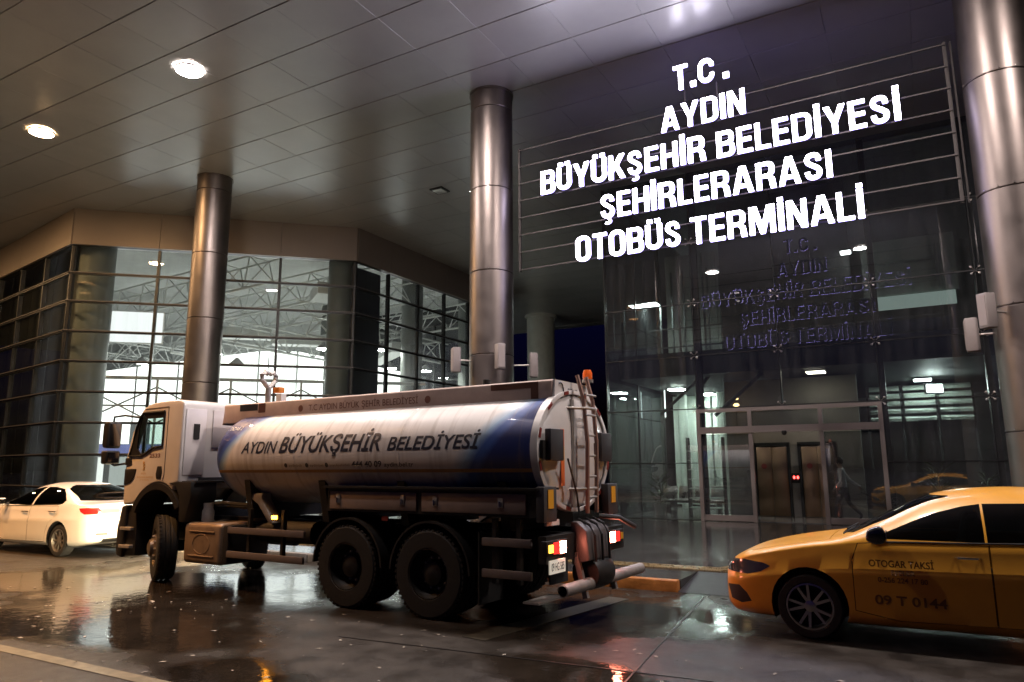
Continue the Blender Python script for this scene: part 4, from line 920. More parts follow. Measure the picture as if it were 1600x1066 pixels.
# tank
TC, TA, TB = (0.07, 1.905), .90, .70
def tank_mat():
    M = bpy.data.materials.new('tank_paint'); M.use_nodes = True; n = M.node_tree.nodes; l = M.node_tree.links; b = n['Principled BSDF']
    tc = n.new('ShaderNodeTexCoord'); sx = n.new('ShaderNodeSeparateXYZ'); l.new(tc.outputs['Object'], sx.inputs[0])
    def math_(op, a, b_, clamp=False):
        q = n.new('ShaderNodeMath'); q.operation = op; q.use_clamp = clamp
        for i, v in enumerate((a, b_)):
            if isinstance(v, (int, float)): q.inputs[i].default_value = v
            else: l.new(v, q.inputs[i])
        return q.outputs[0]
    def step(v, e, soft): 
        q = n.new('ShaderNodeMapRange'); q.inputs[1].default_value = e-soft; q.inputs[2].default_value = e+soft; l.new(v, q.inputs[0]); return q.outputs[0]
    X, Z = sx.outputs[0], sx.outputs[2]
    zz = math_('SUBTRACT', Z, 1.2)
    cur = math_('MULTIPLY', math_('POWER', math_('MAXIMUM', zz, 0), 1.7), .62)
    fr = math_('ADD', X, cur)                      # rear sweep: blue where X + curve < edge
    z2 = math_('MAXIMUM', math_('SUBTRACT', Z, 1.55), 0)
    ff = math_('SUBTRACT', X, math_('MULTIPLY', math_('POWER', z2, 1.6), -.72))   # front sweep
    wht = (.72, .70, .69, 1); lb = (.30, .45, .62, 1); bl = (.022, .036, .16, 1); bl2 = (.05, .11, .36, 1)
    def mix(f, a, b_):
        q = n.new('ShaderNodeMix'); q.data_type = 'RGBA'; l.new(f, q.inputs[0])
        for i, v in ((6, a), (7, b_)):
            if isinstance(v, tuple): q.inputs[i].default_value = v
            else: l.new(v, q.inputs[i])
        return q.outputs[2]
    inv = lambda f: math_('SUBTRACT', 1, f)
    col = mix(inv(step(fr, -.12, .10)), wht, lb); col = mix(inv(step(fr, -.27, .07)), col, bl2); col = mix(inv(step(fr, -.47, .05)), col, bl)
    col = mix(step(ff, 4.02, .05), col, lb); col = mix(step(ff, 4.12, .05), col, bl2); col = mix(step(ff, 4.22, .05), col, bl)
    # thin orange line along the flank
    band = math_('MULTIPLY', step(Z, 1.655, .003), inv(step(Z, 1.695, .003))); col = mix(band, col, (.42, .20, .05, 1))
    nz = n.new('ShaderNodeTexNoise'); nz.inputs['Scale'].default_value = 2.2; nz.inputs['Detail'].default_value = 8; l.new(tc.outputs['Object'], nz.inputs[0])
    mr = n.new('ShaderNodeMapRange'); mr.inputs[1].default_value = .3; mr.inputs[2].default_value = .7; mr.inputs[3].default_value = .86; mr.inputs[4].default_value = 1.05; l.new(nz.outputs[0], mr.inputs[0])
    q = n.new('ShaderNodeMix'); q.data_type = 'RGBA'; q.blend_type = 'MULTIPLY'; q.inputs[0].default_value = 1; l.new(col, q.inputs[6]); l.new(mr.outputs[0], q.inputs[7]); l.new(q.outputs[2], b.inputs['Base Color'])
    mp = n.new('ShaderNodeMapping'); mp.inputs['Scale'].default_value = (9, 1, .5); l.new(tc.outputs['Object'], mp.inputs[0])
    ns = n.new('ShaderNodeTexNoise'); ns.inputs['Scale'].default_value = 1.4; ns.inputs['Detail'].default_value = 6; l.new(mp.outputs[0], ns.inputs['Vector'])
    st = n.new('ShaderNodeMapRange'); st.inputs[1].default_value = .5; st.inputs[2].default_value = .78; st.inputs[3].default_value = 0; st.inputs[4].default_value = .5; l.new(ns.outputs['Fac'], st.inputs[0])
    l.new(mix(st.outputs[0], q.outputs[2], (.22, .18, .15, 1)), b.inputs['Base Color'])
    b.inputs['Roughness'].default_value = .42; b.inputs['Coat Weight'].default_value = .15
    n3 = n.new('ShaderNodeTexNoise'); n3.inputs['Scale'].default_value = 1.1; n3.inputs['Detail'].default_value = 2; l.new(tc.outputs['Object'], n3.inputs[0])
    bp = n.new('ShaderNodeBump'); bp.inputs['Strength'].default_value = .18; bp.inputs['Distance'].default_value = .03; l.new(n3.outputs[0], bp.inputs['Height']); l.new(bp.outputs[0], b.inputs['Normal'])
    return M
tankp = tank_mat()
def ell(x, k, n=72, dz=0):
    return [(x, TC[0]+TA*k*math.cos(2*math.pi*i/n), TC[1]+TB*k*math.sin(2*math.pi*i/n)) for i in range(n)]
def loft(stations, m, name, parent, cap0=True, cap1=True):
    n = 72; mb = MB(); vs_ = []; fs = []
    for x, k in stations: vs_ += ell(x, k, n)
    for i in range(len(stations)-1):
        for j in range(n): fs.append((i*n+j, i*n+(j+1) % n, (i+1)*n+(j+1) % n, (i+1)*n+j))
    if cap0: fs.append(tuple(range(n)))
    if cap1: fs.append(tuple((len(stations)-1)*n+j for j in range(n)))
    return mb.add(vs_, fs).build(name, m, parent, smooth=True, ang=40)
tank = loft([(-1.36, .99), (-1.35, 1.0)]+[(-1.35+5.4*i/10, 1.0) for i in range(1, 11)]+[(4.13, .985), (4.2, .95), (4.26, .87), (4.31, .72), (4.34, .5), (4.35, .2)], tankp, 'tank', trk)
for x in (.55, 2.45): loft([(x-.012, 1.0), (x-.006, 1.004), (x+.006, 1.004), (x+.012, 1.0)], tankp, 'weld_seam', tank, False, False)
loft([(-1.35, 1.003), (-1.36, 1.02), (-1.45, 1.02), (-1.455, 1.0), (-1.455, .955), (-1.44, .95)], white, 'rear_rim', trk, False, False)
loft([(-1.40, .955), (-1.43, .93), (-1.46, .8), (-1.485, .5), (-1.49, .15)], white, 'rear_dish', trk, False, True)
def dish(y, z, off=.0):
    k = math.hypot((y-TC[0])/TA, (z-TC[1])/TB); return interp([(0, -1.49), (.15, -1.49), (.5, -1.485), (.8, -1.46), (.93, -1.43), (1, -1.40)], k)-off
for i in range(12):
    a = 2*math.pi*(i+.5)/12; y, z = TC[0]+TA*.985*math.cos(a), TC[1]+TB*.985*math.sin(a)
    MB().box((-1.459, y, z), (.006, .04, .11), rx=math.atan2(TB*math.cos(a), -TA*math.sin(a))-math.pi/2).build('rim_reflector', redm, trk)
# tank lettering
def on_tank(z0):
    # v runs up the curved flank as arc length from the height z0
    import bisect
    tab = []; s_ = 0; prev = None
    for i in range(400):
        a = -1.2+2.6*i/399; p = (TC[0]+TA*math.cos(a), TC[1]+TB*math.sin(a))
        if prev: s_ += math.hypot(p[0]-prev[0], p[1]-prev[1])
        tab.append((s_, a)); prev = p
    sz = min(tab, key=lambda q: abs(TC[1]+TB*math.sin(q[1])-z0))[0]; ks = [q[0] for q in tab]
    def fn(u, v):
        i = min(max(bisect.bisect(ks, sz+v), 1), 399); q0, q1 = tab[i-1], tab[i]; t = (sz+v-q0[0])/max(1e-9, q1[0]-q0[0]); a = q0[1]+(q1[1]-q0[1])*t
        nrm = Vector((0, math.cos(a)/TA, math.sin(a)/TB)).normalized()
        return Vector((u, TC[0]+TA*math.cos(a), TC[1]+TB*math.sin(a)))+nrm*.004
    return fn
ink2 = mat('tank_lettering', (.03, .035, .055), .45)
sh = .22
for s_, xa, xb, h, o_ in (('AYDIN', 3.58, 2.82, .165, .012), ('BÜYÜKŞEHİR', 2.76, .86, .225, .022), ('BELEDİYESİ', .74, -.68, .165, .018)):
    mapped_text('lettering', s_, ink2, trk, on_tank(1.93), xa, xb, h, shear=sh, offset=o_, cuts=6)
mapped_text('lettering', '444 40 09', ink2, trk, on_tank(1.73), 1.36, .84, .075, shear=.1, offset=.03, cuts=2)
mapped_text('lettering', 'aydin.bel.tr', ink2, trk, on_tank(1.73), .80, .32, .055, shear=.1, offset=.015, cuts=2)
inkg = mat('tank_small_print', (.16, .12, .11), .5)
for s_, xa, xb in (('aydinbsb', 2.56, 2.30), ('aydinbel', 2.14, 1.88), ('buyuksehirbel', 1.76, 1.40)):
    mapped_text('lettering', s_, inkg, trk, on_tank(1.735), xa, xb, .035, cuts=1)
fn = on_tank(1.755)
for x in (2.62, 2.20, 1.82):
    m_ = MB(); ps = [fn(x+.032*math.cos(t), .032*math.sin(t)) for t in [2*math.pi*k/14 for k in range(14)]]; m_.add(ps, [tuple(range(14))]); m_.build('print_dot', ink2, trk)
mapped_text('lettering', 'DDAB 2', mat('white_print', (.7, .7, .68), .5), trk, on_tank(2.28), 4.06, 3.78, .07, cuts=2)
# walkway trough on the tank top
tw = MB(); tw.prism([(-.43, 2.42), (-.43, 2.70), (-.40, 2.72), (.52, 2.72), (.55, 2.70), (.55, 2.42), (.49, 2.42), (.49, 2.66), (-.37, 2.66), (-.37, 2.42)], 'X', -1.40, 4.62)
tw.build('walkway', tan, trk, bevel=.008, seg=1)
MB().prism([(-.43, 2.45), (-.40, 2.715), (.52, 2.715), (.55, 2.45)], 'X', -1.43, -1.402).build('walkway_end', white, trk)
MB().prism([(-.43, 2.40), (-.40, 2.71), (.52, 2.71), (.55, 2.40)], 'X', 4.622, 4.64).build('walkway_end', tan, trk)
inkr = mat('walkway_lettering', (.16, .07, .05), .5)
mapped_text('lettering', 'T.C AYDIN BÜYÜK ŞEHİR BELEDİYESİ', inkr, trk, lambda u, v: Vector((u, .554, 2.54+v)), 2.66, .60, .085)
for x in (2.83, .44):
    m_ = MB(); m_.lathe([(.0001, .553), (.05, .553)], 'Y', 12, (x, 0, 2.58)); m_.build('print_dot', inkr, trk)
brown = mat('brown_patch', (.10, .04, .025), .5)
MB().b2((-1.22, .551, 2.50), (-1.12, .5545, 2.70)).build('warning_mark', brown, trk); MB().b2((-1.12, .551, 2.63), (-.55, .5545, 2.70)).build('warning_mark', brown, trk)
MB().b2((4.22, .551, 2.60), (3.8, .5545, 2.70)).build('warning_plate', black, trk); MB().b2((3.78, .551, 2.56), (3.62, .5545, 2.70)).build('warning_plate', brown, trk)
mapped_text('lettering', 'DDAB', ink2, trk, lambda u, v: Vector((-1.434, u, 2.55+v)), .22, -.02, .085)
m_ = MB(); m_.tube([(-1.434, .40+.07*math.cos(a), 2.60+.09*math.sin(a)) for a in [R(60+25*k) for k in range(10)]], .008, 5); m_.build('emblem', ink2, trk)
# hatches on the walkway
for x in (-.3, 1.3, 2.9): MB().lathe([(.24, 2.6), (.24, 2.70), (.2, 2.73), (.0001, 2.735)], n=24, c=(x, .06, 0)).build('hatch', galv, trk, smooth=True)
# tank saddles
for x in (-.9, .6, 2.0, 3.55):
    MB().prism([(-.75, 1.0), (.75, 1.0), (.86, 1.55), (.60, 1.33), (.07, 1.215), (-.46, 1.33), (-.72, 1.55)], 'X', x-.06, x+.06).build('saddle', chassis, trk)
m_ = MB(); m_.prism([(3.52, 1.36), (3.28, 1.36), (3.28, 1.28), (3.05, 1.0), (3.0, .95), (3.12, .95), (3.36, 1.2), (3.52, 1.28)], 'Y', .62, .80); m_.build('pump_outlet', galv, trk, bevel=.02)
# tool boxes
boxm = mat('toolbox_paint', (.26, .20, .175), .5, var=.15, vscale=4)
m_ = MB(); m_.b2((-1.46, .62, 1.17), (1.72, 1.0, 1.46)); m_.build('toolbox_shell', chassis, trk)
MB().b2((-1.5, .6, 1.462), (1.74, 1.06, 1.485)).build('toolbox_lid', chassis, trk)
for a, b in ((.21, 1.66), (-1.32, .13)):
    MB().b2((a, 1.0, 1.20), (b, 1.022, 1.42)).build('toolbox_door', boxm, trk, bevel=.008)
for x in (1.5, .42, -.08, -1.0):
    m_ = MB(); m_.b2((x-.035, 1.022, 1.27), (x+.035, 1.034, 1.38)); m_.build('latch_plate', galv, trk, bevel=.004, seg=1); MB().box((x, 1.045, 1.31), (.025, .025, .07)).build('latch', chrome, trk, bevel=.006, seg=1)
m_ = MB(); m_.b2((-1.46, -1.0, 1.17), (1.72, -.62, 1.46)); m_.build('toolbox_shell', chassis, trk)
# side guards
grd = mat('guard_rail', (.20, .165, .15), .5, metal=.3, var=.2)
for z in (.845, .51): 
    MB().b2((2.13, .98, z-.045), (3.72, 1.02, z+.045)).build('side_guard', grd, trk, bevel=.008); MB().b2((-1.38, .98, z+.01), (-.74, 1.02, z+.1)).build('side_guard', grd, trk, bevel=.008)
    MB().b2((2.13, -1.02, z-.045), (3.72, -.98, z+.045)).build('side_guard', grd, trk, bevel=.008)
for x in (2.6, 3.3, -.88, -1.2): MB().b2((x-.025, .92, .46), (x+.025, .98, 1.15)).build('guard_bracket', chassis, trk)
# fuel tank
ftm = mat('fuel_tank', (.30, .215, .14), .45, metal=.4, var=.25, vscale=5)
MB().b2((3.86, .35, .33), (4.76, 1.02, .92)).build('fuel_tank', ftm, trk, bevel=.07, seg=4)
m_ = MB()
for z in (.45, .80): m_.tube([(4.0, 1.024, z), (4.6, 1.024, z)], .012, 6)
m_.tube([(4.31+.2*math.cos(t), 1.022, .62+.14*math.sin(t)) for t in [2*math.pi*k/20 for k in range(21)]], .006, 5); m_.build('tank_pressing', ftm, trk)
MB().b2((3.72, .3, .36), (3.84, 1.0, .90)).build('battery_box', black, trk, bevel=.02)
MB().lathe([(.09, .92), (.09, 1.08), (.07, 1.12), (.075, 1.2), (.0001, 1.2)], n=18, c=(4.50, .80, 0)).build('filler_filter', galv, trk, smooth=True)
m_ = MB(); m_.tube([(4.7, .7, 1.16), (4.2, .72, 1.2), (3.7, .7, 1.18), (3.2, .66, 1.12)], .03, 8); m_.tube([(4.9, .55, 1.1), (4.3, .5, 1.14), (3.4, .5, 1.1)], .022, 8); m_.build('hose', black, trk, smooth=True)
MB().lathe([(.16, 2.35), (.16, 3.5)], 'X', 20, (0, .55, .82)).build('air_reservoir', chassis, trk, smooth=True)
MB().lathe([(.13, 4.0), (.13, 4.7)], 'X', 20, (0, -.5, .6)).build('silencer', galv, trk, smooth=True)
# amber marker lamps along the side
amb = emat('amber_lit', (1, .34, .02), 30)
MB().box((2.74, 1.0, 1.05), (.10, .03, .05)).build('marker_lamp', amb, trk, bevel=.01); MB().box((2.74, .985, 1.05), (.14, .02, .08)).build('marker_base', black, trk)
MB().box((.73, .98, 1.10), (.10, .02, .05)).build('marker_lamp', redm, trk)
# wheels and mudguards
trim_w = mat('truck_rim', (.03, .028, .026), .5, metal=.5, var=.3, vscale=8)
def truck_wheel(x, sg, dual, steer=0):
    t = bpy.data.objects.new('wheel', None); C.objects.link(t); t.parent = trk; t.location = (x, sg*(.905 if dual else .85), .5); t.rotation_euler = (0, 0, (0 if sg > 0 else math.pi)+steer); t.empty_display_size = .1
    r = .5
    for yo in ((0, -.32) if dual else (0,)):
        m_ = MB(); h = .14
        m_.lathe([(.29, yo-h), (.40, yo-h*1.02), (.47, yo-h), (.495, yo-h*.8), (r, yo-h*.45), (r, yo-.105*.5), (.488, yo-.04), (.488, yo-.03), (r, yo-.02), (r, yo+.02), (.488, yo+.03), (.488, yo+.04), (r, yo+.0525), (r, yo+h*.45), (.495, yo+h*.8), (.47, yo+h), (.40, yo+h*1.02), (.295, yo+h), (.285, yo+h*.9), (.285, yo-h)], 'Y', 48)
        for k in range(48):
            a = 2*math.pi*k/48; m_.box((r*.992*math.cos(a), yo+.11, r*.992*math.sin(a)), (.02, .04, .035), ry=-a)
        m_.build('tyre', rubber, t, smooth=True)
    m_ = MB()
    if dual: m_.lathe([(.29, .13), (.275, .135), (.265, .05), (.20, -.03), (.155, -.04), (.15, .02), (.135, .06), (.06, .085), (.0001, .09)], 'Y', 36)
    else: m_.lathe([(.29, .13), (.275, .135), (.265, .09), (.235, .10), (.17, .15), (.14, .16), (.13, .21), (.06, .235), (.0001, .24)], 'Y', 36)
    m_.build('rim', trim_w if dual else mat('front_rim', (.20, .165, .13), .4, metal=.5, var=.2, vscale=8), t, smooth=True)
    m_ = MB()
    for k in range(10):
        a = 2*math.pi*k/10; yb = -.03 if dual else .14
        m_.lathe([(.014, yb-.02), (.014, yb+.03), (.0001, yb+.03)], 'Y', 8, (.178*math.cos(a), 0, .178*math.sin(a)))
    m_.build('wheel_nuts', galv, t, smooth=True)
for sg in (1, -1):
    truck_wheel(0, sg, True); truck_wheel(1.32, sg, True); truck_wheel(5.5, sg, False, R(-25))
for x in (0, 1.32):
    for sg in (1, -1):
        m_ = MB(); r0, r1 = .575, .60; n = 16; vs_ = []
        for k in range(n+1):
            a = R(2)+R(176)*k/n
            for r_ in (r0, r1):
                for y in (.50, 1.04): vs_.append((x+r_*math.cos(a), sg*y, .5+r_*math.sin(a)))
        fs = []
        for k in range(n):
            o_ = k*4; fs += [(o_, o_+4, o_+5, o_+1), (o_+2, o_+3, o_+7, o_+6), (o_, o_+2, o_+6, o_+4), (o_+1, o_+5, o_+7, o_+3)]
        fs += [(0, 1, 3, 2), (n*4, n*4+2, n*4+3, n*4+1)]
        m_.add(vs_, fs).build('mudguard', black, trk, smooth=True)
for sg in (1, -1): MB().b2((-.72, sg*.55, .22), (-.70, sg*1.03, 1.0)).build('mud_flap', rubber, trk)
# cab: hollow shell cut by boolean
def boolean(base, cutters):
    o = bpy.data.objects.new('b', base); C.objects.link(o); tmp = []
    for c in cutters:
        co = bpy.data.objects.new('c', c); C.objects.link(co); tmp.append(co)
        md = o.modifiers.new('b', 'BOOLEAN'); md.object = co; md.operation = 'DIFFERENCE'; md.solver = 'EXACT'
    dg = bpy.context.evaluated_depsgraph_get(); me = bpy.data.meshes.new_from_object(o.evaluated_get(dg))
    for q in tmp+[o]: bpy.data.objects.remove(q)
    return me
arc = [(5.5+.66*math.cos(a), .86+.64*math.sin(a)) for a in [R(135-9*k) for k in range(12)]]
prof = [(4.97, 1.50), (5.08, 1.50)]+[p for p in arc if p[0] > 5.05 and p[0] < 6.16]+[(6.18, 1.16), (6.46, 1.14), (6.49, 1.5), (6.47, 1.92), (6.34, 2.32), (6.20, 2.58), (6.08, 2.70), (5.92, 2.77), (5.6, 2.80), (5.1, 2.80), (4.99, 2.77), (4.97, 2.70)]
shell = MB().prism(prof, 'Y', -1.03, 1.03).mesh('cab_body', cabwhite, bevel=.035, seg=3)
inner = MB().prism([(5.04, 1.56), (6.36, 1.56), (6.39, 1.92), (6.25, 2.32), (6.08, 2.62), (5.9, 2.70), (5.04, 2.72)], 'Y', -.965, .965).mesh('i', cabwhite)
winp = [(5.46, 2.63), (5.46, 2.08), (5.72, 2.05), (5.9, 1.97), (6.02, 1.93), (6.38, 1.93), (6.235, 2.36), (6.14, 2.56), (6.05, 2.63)]
wc = MB().prism(winp, 'Y', -1.2, 1.2).mesh('w', cabwhite)
fc = MB().b2((6.10, -.90, 1.95), (6.7, .90, 2.60)).mesh('f', cabwhite)
cabm = boolean(shell, [inner, wc, fc])
for p in cabm.polygons: p.use_smooth = True
bm = bmesh.new(); bm.from_mesh(cabm)
for e in bm.edges:
    if len(e.link_faces) == 2 and e.calc_face_angle(0) > R(30): e.smooth = False
bm.to_mesh(cabm); bm.free()
cab = link('cab', cabm, trk)
for sg in (1, -1):
    MB().prism(winp, 'Y', sg*1.0, sg*1.006).build('side_window', cabglass, cab)
    # black frame around the side glass
    m_ = MB(); q = [(x, sg*1.034, z) for x, z in winp]; m_.tube(q+[q[0]], .022, 6); m_.build('window_seal', black, cab)
    m_ = MB(); m_.prism([(6.02, 1.93), (6.38, 1.93), (6.235, 2.36), (6.14, 2.56), (6.10, 2.56), (6.17, 2.36), (6.18, 2.05)], 'Y', sg*1.012, sg*1.03); m_.build('quarter_frame', black, cab)
    MB().prism([(5.46, 2.63), (5.46, 2.53), (5.95, 2.53), (6.06, 2.60), (6.05, 2.63)], 'Y', sg*1.012, sg*1.03).build('window_header', black, cab)
    # door outline grooves
    m_ = MB(); q = [(5.36, 2.70), (5.36, 1.62), (5.4, 1.53)]; m_.tube([(x, sg*1.031, z) for x, z in q], .007, 5); m_.tube([(5.36, sg*1.031, 2.70), (6.02, sg*1.031, 2.69)], .007, 5); m_.build('door_seam', mat('seam_dark', (.12, .10, .09), .6), cab)
    MB().prism([(5.44, 1.56), (5.56, 1.56), (5.58, 1.64), (5.55, 1.76), (5.44, 1.76), (5.42, 1.66)], 'Y', sg*1.02, sg*1.042).build('door_handle', black, cab, bevel=.01)
    MB().prism([(6.46, 1.72), (6.14, 1.72), (6.18, 1.58), (6.28, 1.50), (6.46, 1.46)], 'Y', sg*1.02, sg*1.045).build('air_vent', black, cab, bevel=.01)
    MB().prism([(6.46, 1.90), (6.30, 1.90), (6.28, 1.80), (6.46, 1.78)], 'Y', sg*1.02, sg*1.05).build('mirror_base', black, cab, bevel=.01)
    # mirrors
    mr = MB().prism([(6.60, 2.06), (6.74, 2.06), (6.78, 2.12), (6.78, 2.44), (6.74, 2.50), (6.60, 2.50)], 'Y', sg*1.06, sg*1.30).build('mirror_head', black, cab, bevel=.04, seg=3)
    MB().b2((6.592, sg*1.09, 2.1), (6.598, sg*1.27, 2.46)).build('mirror_glass', mirrorg, mr)
    m2 = MB().prism([(6.60, 1.80), (6.76, 1.80), (6.78, 2.02), (6.60, 2.02)], 'Y', sg*1.06, sg*1.30).build('mirror_head', black, cab, bevel=.03, seg=3)
    MB().b2((6.592, sg*1.09, 1.83), (6.598, sg*1.27, 1.99)).build('mirror_glass', mirrorg, m2)
    m_ = MB(); m_.tube([(6.2, sg*1.0, 2.56), (6.45, sg*1.12, 2.6), (6.66, sg*1.18, 2.58), (6.68, sg*1.18, 2.46)], .018, 8); m_.tube([(6.4, sg*1.0, 1.82), (6.6, sg*1.15, 1.78), (6.68, sg*1.18, 1.82)], .018, 8); m_.build('mirror_arm', black, cab, smooth=True)
    # wheel arch and steps
    m_ = MB(); vs_ = []; n = 14
    for k in range(n+1):
        a = R(150-128*k/n)
        for r_ in (.60, .70):
            for y in (.60, 1.055): vs_.append((5.5+r_*1.02*math.cos(a), sg*y, .80+r_*math.sin(a)*1.0))
    fs = []
    for k in range(n):
        o_ = k*4; fs += [(o_, o_+4, o_+5, o_+1), (o_+2, o_+3, o_+7, o_+6), (o_, o_+2, o_+6, o_+4), (o_+1, o_+5, o_+7, o_+3)]
    fs += [(0, 1, 3, 2), (n*4, n*4+2, n*4+3, n*4+1)]; m_.add(vs_, fs).build('wheel_arch', black, cab, smooth=True)
    MB().prism([(4.86, .92), (4.9, 1.30), (5.0, 1.44), (5.2, 1.50), (4.95, 1.52), (4.62, 1.52), (4.6, 1.30), (4.72, .92)], 'Y', sg*.6, sg*1.05).build('rear_wing', black, cab, bevel=.01)
    m_ = MB(); m_.prism([(6.10, .34), (6.48, .32), (6.50, 1.13), (6.18, 1.13), (6.12, .85)], 'Y', sg*.72, sg*.97); m_.build('step_box', black, cab, bevel=.015)
    for z in (.46, .74): MB().b2((6.16, sg*.96, z), (6.47, sg*1.04, z+.05)).build('step', galv, cab, bevel=.006, seg=1)
MB().box((6.17, 0, 2.28), (.008, 1.84, .74), ry=R(-21)).build('windscreen', cabglass, cab)
MB().prism([(6.40, .30), (6.58, .34), (6.60, .75), (6.50, 1.12), (6.36, 1.12)], 'Y', -1.02, 1.02).build('front_bumper', black, cab, bevel=.03)
for sg in (1, -1): MB().box((6.595, sg*.75, .62), (.03, .36, .18)).build('headlight', emat('headlight_lit', (1, .80, .48), 1500), cab, bevel=.01)
# rear face of the cab: access panels, grab marks
pan = mat('cab_rear_paint', (.70, .66, .66), .4, var=.06)
for a, b, z0, z1 in ((.98, .62, 1.62, 2.66), (.50, .06, 2.05, 2.66), (-.1, -.9, 1.62, 2.62)):
    MB().b2((4.955, a, z0), (4.968, b, z1)).build('rear_panel', pan, cab, bevel=.01)
MB().b2((4.94, .84, 2.18), (4.952, .74, 2.42)).build('rear_vent', black, cab)
MB().b2((4.93, .70, 1.52), (4.955, -.9, 1.58)).build('rear_sill', black, cab)
MB().b2((4.60, -.98, 1.50), (4.95, .98, 1.53)).build('deck_plate', black, cab)
MB().b2((5.3, -.55, 1.56), (5.75, -.1, 1.9)).build('seat', mat('cab_seat', (.02, .02, .02), .8), cab, bevel=.06); MB().b2((5.2, -.55, 1.85), (5.38, -.1, 2.4)).build('seat_back', MAT['cab_seat'], cab, bevel=.06)
MB().b2((5.3, .2, 1.56), (5.75, .7, 1.9)).build('seat', MAT['cab_seat'], cab, bevel=.06); MB().b2((5.2, .2, 1.85), (5.38, .7, 2.25)).build('seat_back', MAT['cab_seat'], cab, bevel=.06)
MB().b2((5.95, -.95, 1.56), (6.33, .95, 1.9)).build('dashboard', MAT['cab_seat'], cab, bevel=.06)
m_ = MB(); m_.tube([(5.82+.07*math.sin(t), .45+.21*math.cos(t), 2.02+.2*math.sin(t)) for t in [2*math.pi*k/20 for k in range(21)]], .014, 6); m_.build('steering_wheel', MAT['cab_seat'], cab)
inkc = mat('cab_number', (.16, .05, .03), .5); inky = mat('cab_emblem', (.55, .34, .10), .5)
sidefn = lambda z: (lambda u, v: Vector((u, 1.034, z+v)))
mapped_text('lettering', '2533', inkc, cab, sidefn(1.90), 5.80, 5.50, .06, offset=.02)
m_ = MB()
for k in range(5): m_.tube([(5.93+.03*math.cos(k*1.3+t), 1.033, 1.70+.03*k+.018*math.sin(t)) for t in (0, 1, 2, 3)], .007, 5)
m_.build('emblem', inky, cab)
mapped_text('lettering', 'AYDIN', inky, cab, sidefn(1.63), 6.0, 5.86, .03); mapped_text('lettering', 'BÜYÜKŞEHİR BELEDİYESİ', inky, cab, sidefn(1.575), 6.10, 5.66, .024); mapped_text('lettering', 'SU VE KANAL', inky, cab, sidefn(1.535), 6.02, 5.76, .02)
# water monitor on the tank front
mon = MB(); mon.tube([(3.95, .25, 2.68), (3.95, .25, 2.98)], .045, 10)
for sg in (1, -1):
    mon.tube([(3.95, .25, 2.98), (3.95, .25+sg*.05, 3.02), (3.95, .25+sg*.13, 3.10), (3.95, .25+sg*.14, 3.18), (3.95, .25+sg*.08, 3.23), (3.95, .25+sg*.02, 3.20)], .04, 8)
mon.build('water_monitor', galv, trk, smooth=True)
m_ = MB(); m_.tube([(3.95, .25, 3.2), (3.97, .28, 3.5)], .008, 5); m_.build('aerial', black, trk)
MB().box((3.7, .25, 2.93), (.14, .12, .09)).build('monitor_motor', mat('motor_orange', (.6, .2, .03), .4), trk, bevel=.01); MB().box((3.60, .28, 2.80), (.12, .10, .12)).build('notice_plate', mat('notice_white', (.6, .6, .58), .4), trk)
MB().lathe([(.05, 2.72), (.05, 2.80), (.0001, 2.81)], n=12, c=(-.35, .35, 0)).build('vent_cap', black, trk)
# rear: ladder, boxes, lamps, pump, pipe
lad = mat('ladder_brown', (.36, .22, .18), .5, metal=.3, var=.15)
m_ = MB()
for y in (.10, -.14):
    m_.tube([(-1.60, y, 1.18), (-1.62, y, 2.0), (-1.58, y, 2.5), (-1.50, y, 2.80)], .026, 8)
m_.build('ladder_rail', lad, trk, smooth=True)
for i in range(6): 
    z = 1.36+.24*i; MB().tube([(-1.61, -.16, z), (-1.61, .12, z)], .014, 8).build('ladder_rung', galv, trk, smooth=True)
for z in (2.40, 1.46): MB().tube([(-1.44, .32, z), (-1.61, .10, z), (-1.61, -.14, z)], .018, 8).build('ladder_bracket', galv, trk, smooth=True)
MB().b2((-1.50, .20, 1.25), (-1.475, .26, 2.5)).build('rear_strap', galv, trk)
boxd = mat('lamp_box_dark', (.05, .05, .055), .45)
for y, lb in ((.72, 0), (-.56, 1)):
    MB().b2((-1.56, y-.15, 1.78), (-1.48, y+.15, 2.13)).build('rear_work_lamp', boxd, trk, bevel=.012)
    MB().b2((-1.50, y-.22, 1.80), (-1.46, y+.22, 2.0)).build('lamp_bracket', chassis, trk)
dec = mat('orange_decal', (.75, .16, .04), .4)
for z0, z1, mm in ((1.95, 2.14, dec), (1.78, 1.95, amberm), (1.5, 1.78, dec)): MB().b2((-1.492, .44, z0), (-1.487, .52, z1)).build('decal_strip', mm, trk)
m_ = MB(); m_.tube([(-1.60, .56, 1.80), (-1.58, .42, 1.60), (-1.57, .30, 1.40), (-1.55, .22, 1.20)], .012, 6); m_.build('cable', black, trk, smooth=True)
MB().lathe([(.055, 2.78), (.06, 2.80), (.06, 2.86), (.045, 2.90), (.0001, 2.905)], n=18, c=(-1.48, -.22, 0)).build('beacon', mat('beacon_orange', (.75, .12, .02), .2, coat=1, emit=(1, .15, .02), estr=.25), trk, smooth=True)
MB().lathe([(.07, 2.74), (.07, 2.78), (.0001, 2.78)], n=18, c=(-1.48, -.22, 0)).build('beacon_base', galv, trk)
for y in (.90, -.70): MB().b2((-1.56, y-.14, 1.13), (-1.46, y+.14, 1.50)).build('rear_corner_box', boxd, trk, bevel=.008); MB().b2((-1.568, y-.06, 1.27), (-1.562, y+.06, 1.47)).build('corner_reflector', amberm, trk)
tl = emat('brake_lit', (1, .06, .04), 16); tlw = emat('brake_core', (1, .25, .15), 150); pl_ = mat('number_plate', (.75, .74, .70), .4, emit=(1, .9, .7), estr=.35)
